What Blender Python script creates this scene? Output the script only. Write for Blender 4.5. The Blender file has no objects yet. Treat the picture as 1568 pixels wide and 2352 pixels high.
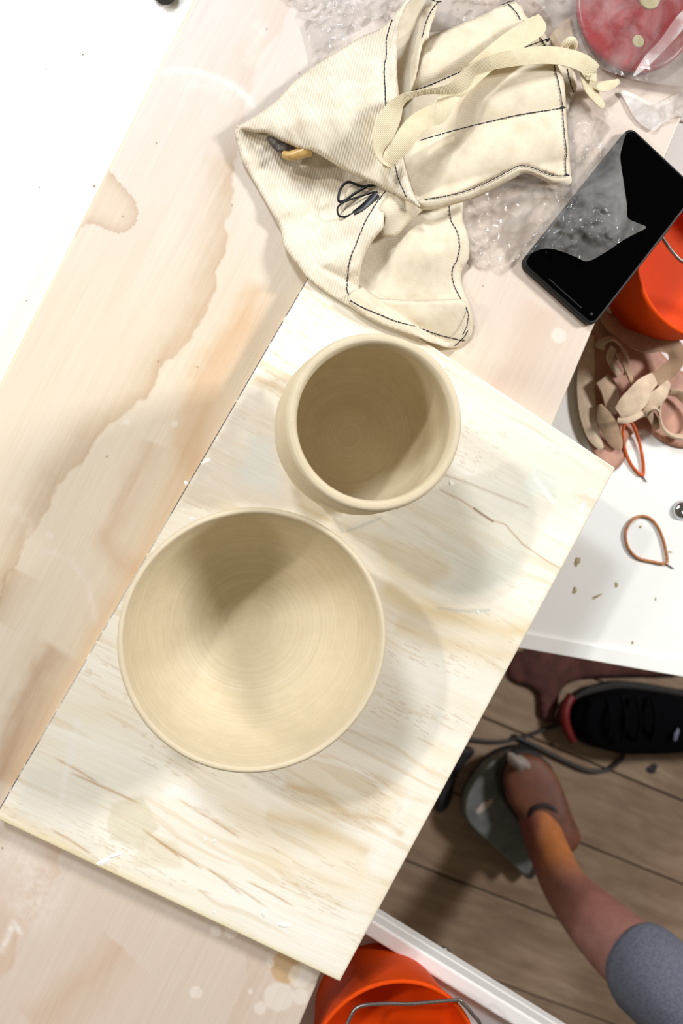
import bpy, bmesh, math, random
import numpy as np
from mathutils import Vector
from mathutils.geometry import delaunay_2d_cdt
random.seed(4); RNG = np.random.RandomState(7)
SC = bpy.context.scene; COL = SC.collection

# ------------------------------------------------------------------ heights (metres)
ZB = 0.720            # top of the plywood bench
ZT = 0.735            # top of the pine board lying on it
ZTRAY = 0.620         # white side tray (right), and the one at the bottom
H = ZT + 0.64         # camera height
F = 1860.0            # focal length in pixels of a 1568 x 2352 frame
TA, TB = 0.150, -0.015

# ------------------------------------------------------------------ camera
_d = np.array([math.sin(TA), math.sin(TB), -1.0]); _d /= np.linalg.norm(_d)
_r = np.cross(_d, np.array([0, 1.0, 0])); _r /= np.linalg.norm(_r); _u = np.cross(_r, _d)
cam = bpy.data.cameras.new('camera'); camo = bpy.data.objects.new('camera', cam); COL.objects.link(camo)
cam.sensor_fit = 'HORIZONTAL'; cam.sensor_width = 24.0; cam.lens = 24.0 * F / 1568.0
cam.clip_start = 0.02; cam.clip_end = 50
from mathutils import Matrix
camo.matrix_world = Matrix(((_r[0], _u[0], -_d[0], 0), (_r[1], _u[1], -_d[1], 0), (_r[2], _u[2], -_d[2], H), (0, 0, 0, 1)))
cam.dof.use_dof = True; cam.dof.focus_distance = 0.61; cam.dof.aperture_fstop = 5.6
SC.camera = camo

# ------------------------------------------------------------------ world, lights, exposure
w = bpy.data.worlds.new('world'); SC.world = w; w.use_nodes = True
w.node_tree.nodes['Background'].inputs[0].default_value = (1.0, 0.86, 0.68, 1)
w.node_tree.nodes['Background'].inputs[1].default_value = 0.14

def area(name, loc, target, size, power, col, sy=None):
    L = bpy.data.lights.new(name, 'AREA'); L.size = size; L.energy = power; L.color = col
    if sy: L.shape = 'RECTANGLE'; L.size_y = sy
    o = bpy.data.objects.new(name, L); COL.objects.link(o); o.location = loc
    o.rotation_euler = (Vector(target) - Vector(loc)).to_track_quat('-Z', 'Y').to_euler(); return o
area('warm_lamp', (-1.32, 1.02, ZT + 1.85), (0.0, 0.0, ZT), 0.10, 18, (1.0, 0.95, 0.87))
area('window_light', (-0.66, 1.45, ZT + 1.68), (0.0, 0.0, ZT), 0.34, 29, (0.88, 0.94, 1.0), 0.35)
area('right_window_light', (1.85, 0.55, ZT + 1.25), (0.1, -0.05, ZT), 0.34, 39, (1.0, 0.985, 0.97), 0.34)
area('left_window_light', (-1.80, 0.10, ZT + 1.35), (0.1, -0.05, ZT), 0.25, 13, (1.0, 0.97, 0.93), 0.25)

SC.view_settings.view_transform = 'Standard'; SC.view_settings.look = 'None'
SC.view_settings.gamma = 1; SC.view_settings.use_curve_mapping = False
SC.view_settings.exposure = 0.0

# ------------------------------------------------------------------ projection helpers
def U(px, py, z):
    """the point at height z that stands at this place of the frame"""
    px = np.asarray(px, float); py = np.asarray(py, float); z = np.asarray(z, float)
    dx = (px - 784) / F; dy = -(py - 1176) / F
    D = _d + dx[..., None] * _r + dy[..., None] * _u
    t = (z - H) / D[..., 2]
    return np.stack([t * D[..., 0], t * D[..., 1], H + t * D[..., 2]], -1)
def PX(P):
    Q = P - np.array([0, 0, H]); zz = Q @ _d
    return 784 + F * (Q @ _r) / zz, 1176 - F * (Q @ _u) / zz
def V(px, py, z): return Vector(U(px, py, z))
def sc(z): return (H - z) / F        # metres per pixel at height z

# ------------------------------------------------------------------ noise (numpy)
_G = np.random.RandomState(11).rand(256, 256)
def vnoise(x, y):
    xi = np.floor(x).astype(int); yi = np.floor(y).astype(int); fx = x - xi; fy = y - yi
    fx = fx * fx * (3 - 2 * fx); fy = fy * fy * (3 - 2 * fy)
    a = _G[xi % 256, yi % 256]; b = _G[(xi + 1) % 256, yi % 256]; c = _G[xi % 256, (yi + 1) % 256]; d = _G[(xi + 1) % 256, (yi + 1) % 256]
    return (a * (1 - fx) + b * fx) * (1 - fy) + (c * (1 - fx) + d * fx) * fy
def fbm(x, y, o=4):
    s = 0; a = 0.5; t = 0
    for i in range(o):
        s = s + a * vnoise(x * 2 ** i + 17.3 * i, y * 2 ** i + 5.1 * i); t += a; a *= 0.5
    return s / t
def sstep(a, b, x):
    t = np.clip((x - a) / (b - a), 0, 1); return t * t * (3 - 2 * t)
def polydist(px, py, pts):
    """distance to a polyline and the side (positive: to the right of its direction on the image)"""
    best = np.full(px.shape, 1e9); side = np.zeros(px.shape); al = np.zeros(px.shape)
    n = len(pts) - 1
    for i in range(n):
        ax, ay = pts[i]; bx, by = pts[i + 1]; ex, ey = bx - ax, by - ay; L2 = ex * ex + ey * ey + 1e-9
        t = np.clip(((px - ax) * ex + (py - ay) * ey) / L2, 0, 1)
        d = np.hypot(px - ax - t * ex, py - ay - t * ey)
        m = d < best; best = np.where(m, d, best)
        side = np.where(m, np.sign(ex * (py - ay) - ey * (px - ax)), side); al = np.where(m, (i + t) / n, al)
    return best, -side, al
def inside(px, py, pts):
    r = np.zeros(px.shape, bool); n = len(pts)
    for i in range(n):
        x1, y1 = pts[i]; x2, y2 = pts[(i + 1) % n]
        if y1 == y2: continue
        c = ((y1 > py) != (y2 > py)) & (px < (x2 - x1) * (py - y1) / (y2 - y1) + x1); r ^= c
    return r

# ------------------------------------------------------------------ colour / materials
def lin(c):
    c = [v / 255 for v in c]; return tuple((v / 12.92 if v <= .04045 else ((v + .055) / 1.055) ** 2.4) for v in c)
def linA(a):
    a = np.clip(a, 0, 255) / 255; return np.where(a <= .04045, a / 12.92, ((a + .055) / 1.055) ** 2.4)

class NT:
    def __init__(s, name):
        s.m = bpy.data.materials.new(name); s.m.use_nodes = True; s.t = s.m.node_tree; s.n = s.t.nodes; s.b = s.n['Principled BSDF']
    def node(s, typ, **k):
        x = s.n.new(typ)
        for a, v in k.items(): setattr(x, a, v)
        return x
    def link(s, a, b): s.t.links.new(a, b)
    def coord(s, scale=(1, 1, 1), rot=(0, 0, 0), kind='Object'):
        c = s.node('ShaderNodeTexCoord'); m = s.node('ShaderNodeMapping'); m2 = s.node('ShaderNodeMapping')
        m2.inputs['Scale'].default_value = scale; m.inputs['Rotation'].default_value = rot      # turn first, then stretch
        s.link(c.outputs[kind], m.inputs['Vector']); s.link(m.outputs[0], m2.inputs['Vector']); return m2.outputs[0]
    def noise(s, vec, scale, det=4, rough=.55, dist=0):
        x = s.node('ShaderNodeTexNoise'); x.inputs['Scale'].default_value = scale; x.inputs['Detail'].default_value = det
        x.inputs['Roughness'].default_value = rough; x.inputs['Distortion'].default_value = dist; s.link(vec, x.inputs['Vector']); return x.outputs[0]
    def ramp(s, fac, stops):
        x = s.node('ShaderNodeValToRGB'); e = x.color_ramp.elements
        while len(e) < len(stops): e.new(0.5)
        for i, (p, c) in enumerate(stops): e[i].position = p; e[i].color = (*c, 1)
        s.link(fac, x.inputs[0]); return x.outputs[0]
    def mix(s, a, b, fac, blend='MIX'):
        x = s.node('ShaderNodeMix', data_type='RGBA', blend_type=blend)
        for v, i in ((a, 6), (b, 7)):
            if isinstance(v, tuple): x.inputs[i].default_value = (*v, 1)
            else: s.link(v, x.inputs[i])
        if isinstance(fac, float): x.inputs[0].default_value = fac
        else: s.link(fac, x.inputs[0])
        return x.outputs[2]
    def bump(s, h, strength=.3, dist=.001, prev=None):
        x = s.node('ShaderNodeBump'); x.inputs['Strength'].default_value = strength; x.inputs['Distance'].default_value = dist
        s.link(h, x.inputs['Height'])
        if prev is not None: s.link(prev, x.inputs['Normal'])
        return x.outputs[0]
    def set(s, color=None, rough=None, metal=None, normal=None, spec=None, **k):
        if color is not None:
            if isinstance(color, tuple): s.b.inputs['Base Color'].default_value = (*color, 1)
            else: s.link(color, s.b.inputs['Base Color'])
        if rough is not None: s.b.inputs['Roughness'].default_value = rough
        if metal is not None: s.b.inputs['Metallic'].default_value = metal
        if spec is not None: s.b.inputs['Specular IOR Level'].default_value = spec
        if normal is not None: s.link(normal, s.b.inputs['Normal'])
        return s.m

def plain(name, c, rough=.5, var=.06, scale=60, metal=0, spec=.5, bump=.0, bscale=200):
    t = NT(name); v = t.coord(); n = t.noise(v, scale)
    c = lin(c); a = tuple(min(1, x * (1 + var)) for x in c); b = tuple(x * (1 - var) for x in c)
    col = t.ramp(n, [(.3, b), (.7, a)])
    nm = t.bump(t.noise(v, bscale), bump, .0006) if bump else None
    return t.set(col, rough, metal, nm, spec)

def wood_mat(name, ang, rough=.55, sx=700, sy=14):
    t = NT(name); at = t.node('ShaderNodeAttribute', attribute_name='grain')
    v = t.coord((sx, sy, 40), (0, 0, ang)); n = t.noise(v, 1, 5, .6, .3)
    v2 = t.coord((sx * .25, sy * .5, 40), (0, 0, ang)); n2 = t.noise(v2, 1, 4, .5, .6)
    f = t.ramp(n, [(.28, (.86, .84, .81)), (.5, (.97, .965, .96)), (.78, (1.07, 1.07, 1.07))])
    g = t.ramp(n2, [(.3, (.94, .925, .90)), (.6, (1, 1, 1))])
    c = t.mix(at.outputs['Color'], f, .42, 'MULTIPLY'); c = t.mix(c, g, .6, 'MULTIPLY')
    return t.set(c, rough, 0, t.bump(n, .12, .0006), .3)

M = {}
def wm():
    G = math.atan2(0.445, 0.88)
    M['ply'] = wood_mat('pale_plywood', G, .42, 900, 16)
    M['pine'] = wood_mat('dusty_pine', math.radians(-62.9), .6, 800, 18)
    M['plyedge'] = plain('ply_edge', (226, 204, 150), .6, .15, 90)
    M['white_plastic'] = plain('white_plastic', (240, 239, 236), .32, .015, 8, spec=.4)
    M['white_table'] = plain('white_table', (246, 246, 244), .38, .012, 5)
    # clay
    t = NT('dry_stoneware_clay'); v = t.coord()
    sp = t.node('ShaderNodeSeparateXYZ'); t.link(v, sp.inputs[0])
    c2 = t.node('ShaderNodeCombineXYZ')
    def mth(op, a, b=None):
        x = t.node('ShaderNodeMath', operation=op)
        for i, q in enumerate((a, b)):
            if q is None: continue
            if isinstance(q, float): x.inputs[i].default_value = q
            else: t.link(q, x.inputs[i])
        return x.outputs[0]
    r = mth('SQRT', mth('ADD', mth('MULTIPLY', sp.outputs[0], sp.outputs[0]), mth('MULTIPLY', sp.outputs[1], sp.outputs[1])))
    ang = mth('ARCTAN2', sp.outputs[1], sp.outputs[0])
    t.link(mth('ADD', mth('MULTIPLY', r, 620.0), mth('MULTIPLY', ang, 0.35)), c2.inputs[0]); t.link(mth('MULTIPLY', sp.outputs[2], 500.0), c2.inputs[1])
    rings = t.noise(c2.outputs[0], 1, 4, .65, .2)
    ns = t.noise(v, 90, 5, .6)
    col = t.ramp(rings, [(.3, lin((212, 197, 166))), (.55, lin((218, 204, 176))), (.75, lin((225, 213, 189)))])
    col = t.mix(col, t.ramp(ns, [(.35, (.93, .92, .90)), (.65, (1.02, 1.02, 1.02))]), .6, 'MULTIPLY')
    M['clay'] = t.set(col, .62, 0, t.bump(rings, .3, .0004), .28)
    # canvas
    def canvas(name, c, ang, period, tw=.35, bs=.6):
        t = NT(name); v = t.coord((1, 1, .3), (0, 0, ang))
        wv = t.node('ShaderNodeTexWave', wave_type='BANDS', bands_direction='X'); wv.inputs['Scale'].default_value = 1 / period / 3.1416 * .5 * 3.1416 * .63
        wv.inputs['Distortion'].default_value = .6; wv.inputs['Detail'].default_value = 2; wv.inputs['Detail Scale'].default_value = 4
        t.link(v, wv.inputs[0])
        n = t.noise(v, 55, 4, .6); n3 = t.noise(t.coord(), 1400, 2, .6)
        c0 = lin(c); hi = tuple(x * 1.05 for x in c0); lo = tuple(x * (.84 - i * .04) for i, x in enumerate(c0))
        col = t.ramp(n, [(.25, lo), (.55, c0), (.8, hi)])
        st = t.noise(t.coord(), 22, 3, .5); col = t.mix(col, t.ramp(st, [(.62, (1, 1, 1)), (.78, (.90, .84, .70))]), .7, 'MULTIPLY')
        col = t.mix(col, t.ramp(wv.outputs[0], [(.0, (.80, .76, .70)), (.6, (1, 1, 1))]), tw, 'MULTIPLY')
        nm = t.bump(wv.outputs[0], bs, .0003); nm = t.bump(n3, .25, .0002, nm)
        return t.set(col, .9, 0, nm, .12)
    M['canvas'] = canvas('cream_canvas', (232, 221, 199), math.radians(35), .0011, .18, .35)
    M['canvas_twill'] = canvas('canvas_twill', (241, 233, 215), math.radians(14), .0021, .62, .8)
    M['tape'] = canvas('twill_tape', (232, 220, 190), math.radians(-50), .0011, .35, .7)
    M['thread'] = plain('navy_black_thread', (30, 30, 42), .8, .2, 900)
    M['black_steel'] = plain('black_steel_wire', (38, 38, 42), .35, .2, 300, metal=.6)
    M['amber'] = plain('amber_wood', (196, 160, 96), .3, .15, 200)
    M['dark_mesh'] = plain('speckled_dark', (84, 74, 70), .6, .7, 900)
    M['phone_glass'] = plain('phone_glass', (1, 1, 2), .03, .1, 20, spec=.12)
    M['phone_frame'] = plain('phone_frame', (18, 20, 21), .5, .1, 50, spec=.3)
    M['phone_mark'] = plain('phone_mark', (38, 40, 42), .3, .1, 50)
    M['orange'] = plain('orange_plastic', (216, 70, 6), .55, .04, 20, spec=.12)
    M['wire'] = plain('galvanised_wire', (140, 132, 128), .35, .25, 700, metal=.8)
    M['chrome'] = plain('chrome', (200, 204, 208), .12, .04, 100, metal=1)
    M['red'] = plain('red_plastic', (172, 16, 32), .3, .12, 45)
    M['pale_disc'] = plain('pale_disc', (214, 206, 150), .4, .1, 60)
    M['cord_orange'] = plain('orange_cord', (206, 92, 30), .6, .25, 400)
    M['cord_brown'] = plain('brown_speckled_cord', (178, 120, 78), .6, .55, 600)
    M['scrap'] = plain('leather_hard_clay', (176, 148, 120), .62, .16, 90, bump=.3, bscale=260)
    M['scrap_light'] = plain('dry_clay_curl', (206, 184, 158), .7, .14, 120, bump=.4, bscale=300)
    M['slip'] = plain('dried_white_slip', (250, 248, 242), .8, .03, 200)
    M['slipdirt'] = plain('dried_grey_slip', (172, 160, 128), .8, .2, 300)
    M['tissue'] = None
    M['black_mesh'] = plain('black_shoe_mesh', (4, 4, 8), .9, .5, 500, bump=.4, bscale=500, spec=.1)
    M['red_rubber'] = plain('red_rubber', (112, 22, 20), .5, .1, 50)
    M['brown_leather'] = plain('brown_leather', (112, 66, 46), .62, .28, 26, bump=.3)
    M['grey_knit'] = plain('grey_knit', (104, 108, 122), .95, .35, 420, bump=.5, bscale=500)
    M['pedal_metal'] = plain('worn_grey_metal', (112, 114, 112), .5, .35, 24, metal=.15)
    M['dark_rubber'] = plain('dark_rubber', (38, 34, 34), .7, .3, 60)
    M['rag'] = plain('dark_red_brown_cloth', (82, 46, 40), .9, .4, 40)
    M['legmetal'] = plain('table_leg_metal', (180, 182, 184), .4, .05, 30, metal=.5)
    M['cable'] = plain('black_cable', (40, 34, 32), .5, .1, 50)
    # films
    def film(name, haze, tint=(.985, .98, .975), rough=.12, bs=.9, sc1=55):
        t = NT(name); v = t.coord(); n1 = t.noise(v, sc1, 6, .62, 1.2); n2 = t.noise(v, sc1 * 5, 3, .6, .8)
        nm = t.bump(n1, bs * .22, .0010); nm = t.bump(n2, .22, .0003, nm)
        tr = t.node('ShaderNodeBsdfTransparent'); tr.inputs[0].default_value = (*tint, 1)
        gl = t.node('ShaderNodeBsdfGlossy'); gl.inputs['Roughness'].default_value = rough; t.link(nm, gl.inputs['Normal'])
        df = t.node('ShaderNodeBsdfDiffuse'); df.inputs[0].default_value = (.9, .88, .86, 1); t.link(nm, df.inputs['Normal'])
        m1 = t.node('ShaderNodeMixShader'); n0 = t.noise(v, 26, 4, .6, .6); hz = t.ramp(n0, [(.40, (haze * .45,) * 3), (.70, (min(1, haze * 1.9),) * 3)])
        t.link(hz, m1.inputs[0]); t.link(tr.outputs[0], m1.inputs[1]); t.link(df.outputs[0], m1.inputs[2])
        fr = t.node('ShaderNodeFresnel'); fr.inputs[0].default_value = 1.45; t.link(nm, fr.inputs['Normal'])
        mu = t.node('ShaderNodeMath', operation='MULTIPLY_ADD'); mu.inputs[1].default_value = .6; mu.inputs[2].default_value = -.005; mu.use_clamp = True; t.link(fr.outputs[0], mu.inputs[0])
        m2 = t.node('ShaderNodeMixShader'); t.link(mu.outputs[0], m2.inputs[0]); t.link(m1.outputs[0], m2.inputs[1]); t.link(gl.outputs[0], m2.inputs[2])
        t.link(m2.outputs[0], t.n['Material Output'].inputs[0]); return t.m
    M['film'] = film('clear_crinkled_film', .12)
    M['film_thin'] = film('thin_clear_film', .13)
    M['tissue'] = film('frosted_white_film', .42, rough=.4)
    # skin: colour attribute times fine noise
    t = NT('skin'); at = t.node('ShaderNodeAttribute', attribute_name='grain'); n = t.noise(t.coord(), 45, 5, .6)
    c = t.mix(at.outputs['Color'], t.ramp(n, [(.3, (.78, .74, .72)), (.65, (1.05, 1.05, 1.05))]), .8, 'MULTIPLY')
    M['skin'] = t.set(c, .5, 0, None, .35)
    # floor wood
    t = NT('worn_floorboard'); v = t.coord((14, 2.2, 3)); n = t.noise(v, 3, 6, .6, .7); n2 = t.noise(t.coord(), 7, 4, .6)
    c = t.ramp(n, [(.3, lin((138, 114, 94))), (.55, lin((158, 135, 113))), (.75, lin((174, 152, 130)))])
    c = t.mix(c, t.ramp(n2, [(.35, (.72, .68, .66)), (.6, (1, 1, 1))]), .7, 'MULTIPLY'); M['floorboard'] = t.set(c, .6, 0, t.bump(n, .2, .001), .3)
    M['subfloor'] = plain('dark_subfloor', (34, 28, 24), .9, .2, 10)
wm()

# ------------------------------------------------------------------ object helpers
def tag(o, label=None, cat=None, group=None, kind=None):
    if label: o['label'] = label
    if cat: o['category'] = cat
    if group: o['group'] = group
    if kind: o['kind'] = kind
    return o
def thing(name, label, cat, loc, group=None):
    o = bpy.data.objects.new(name, None); COL.objects.link(o); o.location = loc; o.empty_display_size = .02
    return tag(o, label, cat, group)
def link(name, me, mat, parent=None, smooth=True):
    o = bpy.data.objects.new(name, me); COL.objects.link(o)
    if mat is not None: me.materials.append(mat)
    if smooth: me.polygons.foreach_set('use_smooth', [True] * len(me.polygons))
    if parent is not None:
        o.parent = parent
        # vertices are given in world space: bring them into the parent's frame
        p = parent; off = Vector((0, 0, 0))
        while p is not None: off += p.location; p = p.parent
        o.location = -off + Vector(o.get('_o', (0, 0, 0)))
    return o
def recentre(o):
    """put the origin of a top-level mesh at the middle of its base"""
    me = o.data; n = len(me.vertices); a = np.empty(n * 3); me.vertices.foreach_get('co', a); a = a.reshape(-1, 3)
    c = np.array([(a[:, 0].min() + a[:, 0].max()) / 2, (a[:, 1].min() + a[:, 1].max()) / 2, a[:, 2].min()])
    me.vertices.foreach_set('co', (a - c).ravel()); o.location = Vector(o.location) + Vector(c); return o
def mesh(name, verts, faces):
    me = bpy.data.meshes.new(name); me.from_pydata([tuple(v) for v in verts], [], [tuple(f) for f in faces]); me.update(); return me
def subsurf(o, n=1):
    m = o.modifiers.new('s', 'SUBSURF'); m.levels = n; m.render_levels = n; return o
def bevel(o, wd, seg=2):
    m = o.modifiers.new('b', 'BEVEL'); m.width = wd; m.segments = seg; m.limit_method = 'ANGLE'; return o

def prism(name, pts, z0, z1, mat, parent=None, bev=0, seg=2):
    """pts: world xy outline"""
    n = len(pts); A = sum(pts[i][0] * pts[(i + 1) % n][1] - pts[(i + 1) % n][0] * pts[i][1] for i in range(n))
    if A < 0: pts = pts[::-1]
    vs = [(p[0], p[1], z0) for p in pts] + [(p[0], p[1], z1) for p in pts]
    fs = [list(range(n))[::-1], list(range(n, 2 * n))] + [(i, (i + 1) % n, n + (i + 1) % n, n + i) for i in range(n)]
    o = link(name, mesh(name, vs, fs), mat, parent, smooth=False)
    if bev: bevel(o, bev, seg)
    return o
def pprism(name, px, z0, z1, mat, parent=None, bev=0, seg=2):
    return prism(name, [tuple(U(x, y, z1)[:2]) for x, y in px], z0, z1, mat, parent, bev, seg)
def cyl(name, c, r, z0, z1, mat, parent=None, seg=32, bev=0):
    return prism(name, [(c[0] + r * math.cos(a), c[1] + r * math.sin(a)) for a in np.linspace(0, 2 * math.pi, seg, endpoint=False)], z0, z1, mat, parent, bev)
def lathe(name, c, prof, mat, parent=None, seg=96, ripple=0):
    vs = []; fs = []; n = len(prof)
    for j in range(seg):
        a = 2 * math.pi * j / seg
        for i, (r, z) in enumerate(prof):
            rr = r * (1 + .0025 * math.sin(a * 2 + 1) + .0015 * math.sin(3 * a)) if r > 1e-5 else 0
            vs.append((c[0] + rr * math.cos(a), c[1] + rr * math.sin(a), c[2] + z))
    for j in range(seg):
        k = (j + 1) % seg
        for i in range(n - 1): fs.append((j * n + i, k * n + i, k * n + i + 1, j * n + i + 1))
    me = mesh(name, vs, fs); bm = bmesh.new(); bm.from_mesh(me); bmesh.ops.remove_doubles(bm, verts=bm.verts, dist=1e-6); bmesh.ops.recalc_face_normals(bm, faces=bm.faces)
    bm.to_mesh(me); bm.free(); return link(name, me, mat, parent)
def cr(P, n=8, closed=False):
    """Catmull-Rom through rows of any dimension"""
    P = np.array(P, float); N = len(P); out = []
    rng = range(N) if closed else range(N - 1)
    for i in rng:
        if closed: a, b, c, d = P[(i - 1) % N], P[i], P[(i + 1) % N], P[(i + 2) % N]
        else: a, b, c, d = P[max(i - 1, 0)], P[i], P[i + 1], P[min(i + 2, N - 1)]
        for k in range(n):
            t = k / n
            out.append(.5 * ((2 * b) + (-a + c) * t + (2 * a - 5 * b + 4 * c - d) * t * t + (-a + 3 * b - 3 * c + d) * t ** 3))
    if not closed: out.append(P[-1])
    return np.array(out)
def tube(name, P, R, mat, parent=None, seg=10, closed=False, squash=None):
    """sweep of round (or squashed) sections along world points P"""
    P = np.asarray(P, float); N = len(P); R = np.broadcast_to(R, (N,)); vs = []; fs = []
    for i in range(N):
        if closed: t = P[(i + 1) % N] - P[i - 1]
        else: t = P[min(i + 1, N - 1)] - P[max(i - 1, 0)]
        t = t / (np.linalg.norm(t) + 1e-12)
        up = np.array([0, 0, 1.0]) if abs(t[2]) < .95 else np.array([1.0, 0, 0])
        s = np.cross(t, up)
        if i and not closed: s = s0 - (s0 @ t) * t          # carried along, so steep runs do not twist
        s /= np.linalg.norm(s); s0 = s; q = np.cross(s, t)
        for j in range(seg):
            a = 2 * math.pi * j / seg; vs.append(P[i] + R[i] * (math.cos(a) * s + math.sin(a) * q * (squash or 1)))
    for i in range(N if closed else N - 1):
        k = (i + 1) % N
        for j in range(seg): l = (j + 1) % seg; fs.append((i * seg + j, k * seg + j, k * seg + l, i * seg + l)[::-1])
    if not closed: fs.append(tuple(range(seg))); fs.append(tuple(range((N - 1) * seg, N * seg))[::-1])
    return link(name, mesh(name, vs, fs), mat, parent)
def ptube(name, pts, rpx, mat, parent=None, seg=8, n=6, closed=False):
    """pts: (px, py, z); rpx radius in metres"""
    P = cr(pts, n, closed); return tube(name, U(P[:, 0], P[:, 1], P[:, 2]), rpx, mat, parent, seg, closed)

def colour_attr(me, rgb):
    a = me.color_attributes.new('grain', 'FLOAT_COLOR', 'POINT'); n = len(me.vertices)
    d = np.ones((n, 4)); d[:, :3] = linA(rgb); a.data.foreach_set('color', d.ravel())

def slab(name, quad, z1, z0, mat, nu, nv, colour, ss=None):
    """board with a fine top grid; quad: four frame corners of its top, going round (TL, TR, BR, BL)"""
    C = [U(x, y, z1) for x, y in quad]
    s = np.linspace(0, 1, nu) if ss is None else ss; nu = len(s); t = np.linspace(0, 1, nv)
    S, T = np.meshgrid(s, t); S = S.ravel()[:, None]; T = T.ravel()[:, None]
    P = (C[0] * (1 - S) + C[1] * S) * (1 - T) + (C[3] * (1 - S) + C[2] * S) * T
    px, py = PX(P)
    ring = list(range(nu)) + [i * nu + nu - 1 for i in range(1, nv)] + [(nv - 1) * nu + i for i in range(nu - 2, -1, -1)] + [i * nu for i in range(nv - 2, 0, -1)]
    lowv = P[ring].copy(); lowv[:, 2] = z0; N = len(P)
    # slightly rounded arris
    P[ring, 2] -= .0006
    I = (np.arange(nv - 1)[:, None] * nu + np.arange(nu - 1)[None, :]).ravel()
    top = np.stack([I, I + nu, I + nu + 1, I + 1], 1)
    m = len(ring); r = np.array(ring); k = np.arange(m); k2 = (k + 1) % m
    side = np.stack([r[k], r[k2], N + k2, N + k], 1)
    b = len(lowv)
    allv = np.concatenate([P, lowv]); quads = np.concatenate([top, side])
    me = bpy.data.meshes.new(name); me.vertices.add(len(allv)); me.vertices.foreach_set('co', allv.ravel())
    nl = quads.size + b; me.loops.add(nl); me.loops.foreach_set('vertex_index', np.concatenate([quads.ravel(), (N + np.arange(b))[::-1]]))
    me.polygons.add(len(quads) + 1); me.polygons.foreach_set('loop_start', np.concatenate([np.arange(len(quads)) * 4, [quads.size]]))
    me.update(calc_edges=True); me.validate()
    col = np.zeros((len(allv), 3)); col[:N] = colour(px, py, S.ravel(), T.ravel()); col[N:] = (214, 190, 140)
    colour_attr(me, col)
    return link(name, me, mat, smooth=False)

def rbf(ctrl):
    """thin-plate surface through (px, py, h) controls"""
    C = np.array(ctrl, float); n = len(C); X = C[:, :2] / 100
    def k(r): return np.where(r > 1e-9, r * r * np.log(r + 1e-12), 0)
    A = np.zeros((n + 3, n + 3)); A[:n, :n] = k(np.linalg.norm(X[:, None] - X[None], axis=2)) + np.eye(n) * .02
    A[:n, n] = 1; A[:n, n + 1:] = X; A[n, :n] = 1; A[n + 1:, :n] = X.T
    W = np.linalg.solve(A, np.concatenate([C[:, 2], [0, 0, 0]])); lo = C[:, 2].min() - .002; hi = C[:, 2].max() + .003
    def f(px, py):
        px = np.asarray(px, float); py = np.asarray(py, float); q = np.stack([px.ravel(), py.ravel()], 1) / 100
        r = k(np.linalg.norm(q[:, None] - X[None], axis=2)) @ W[:n] + W[n] + q @ W[n + 1:]
        return np.clip(r, lo, hi).reshape(px.shape)
    return f
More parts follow.
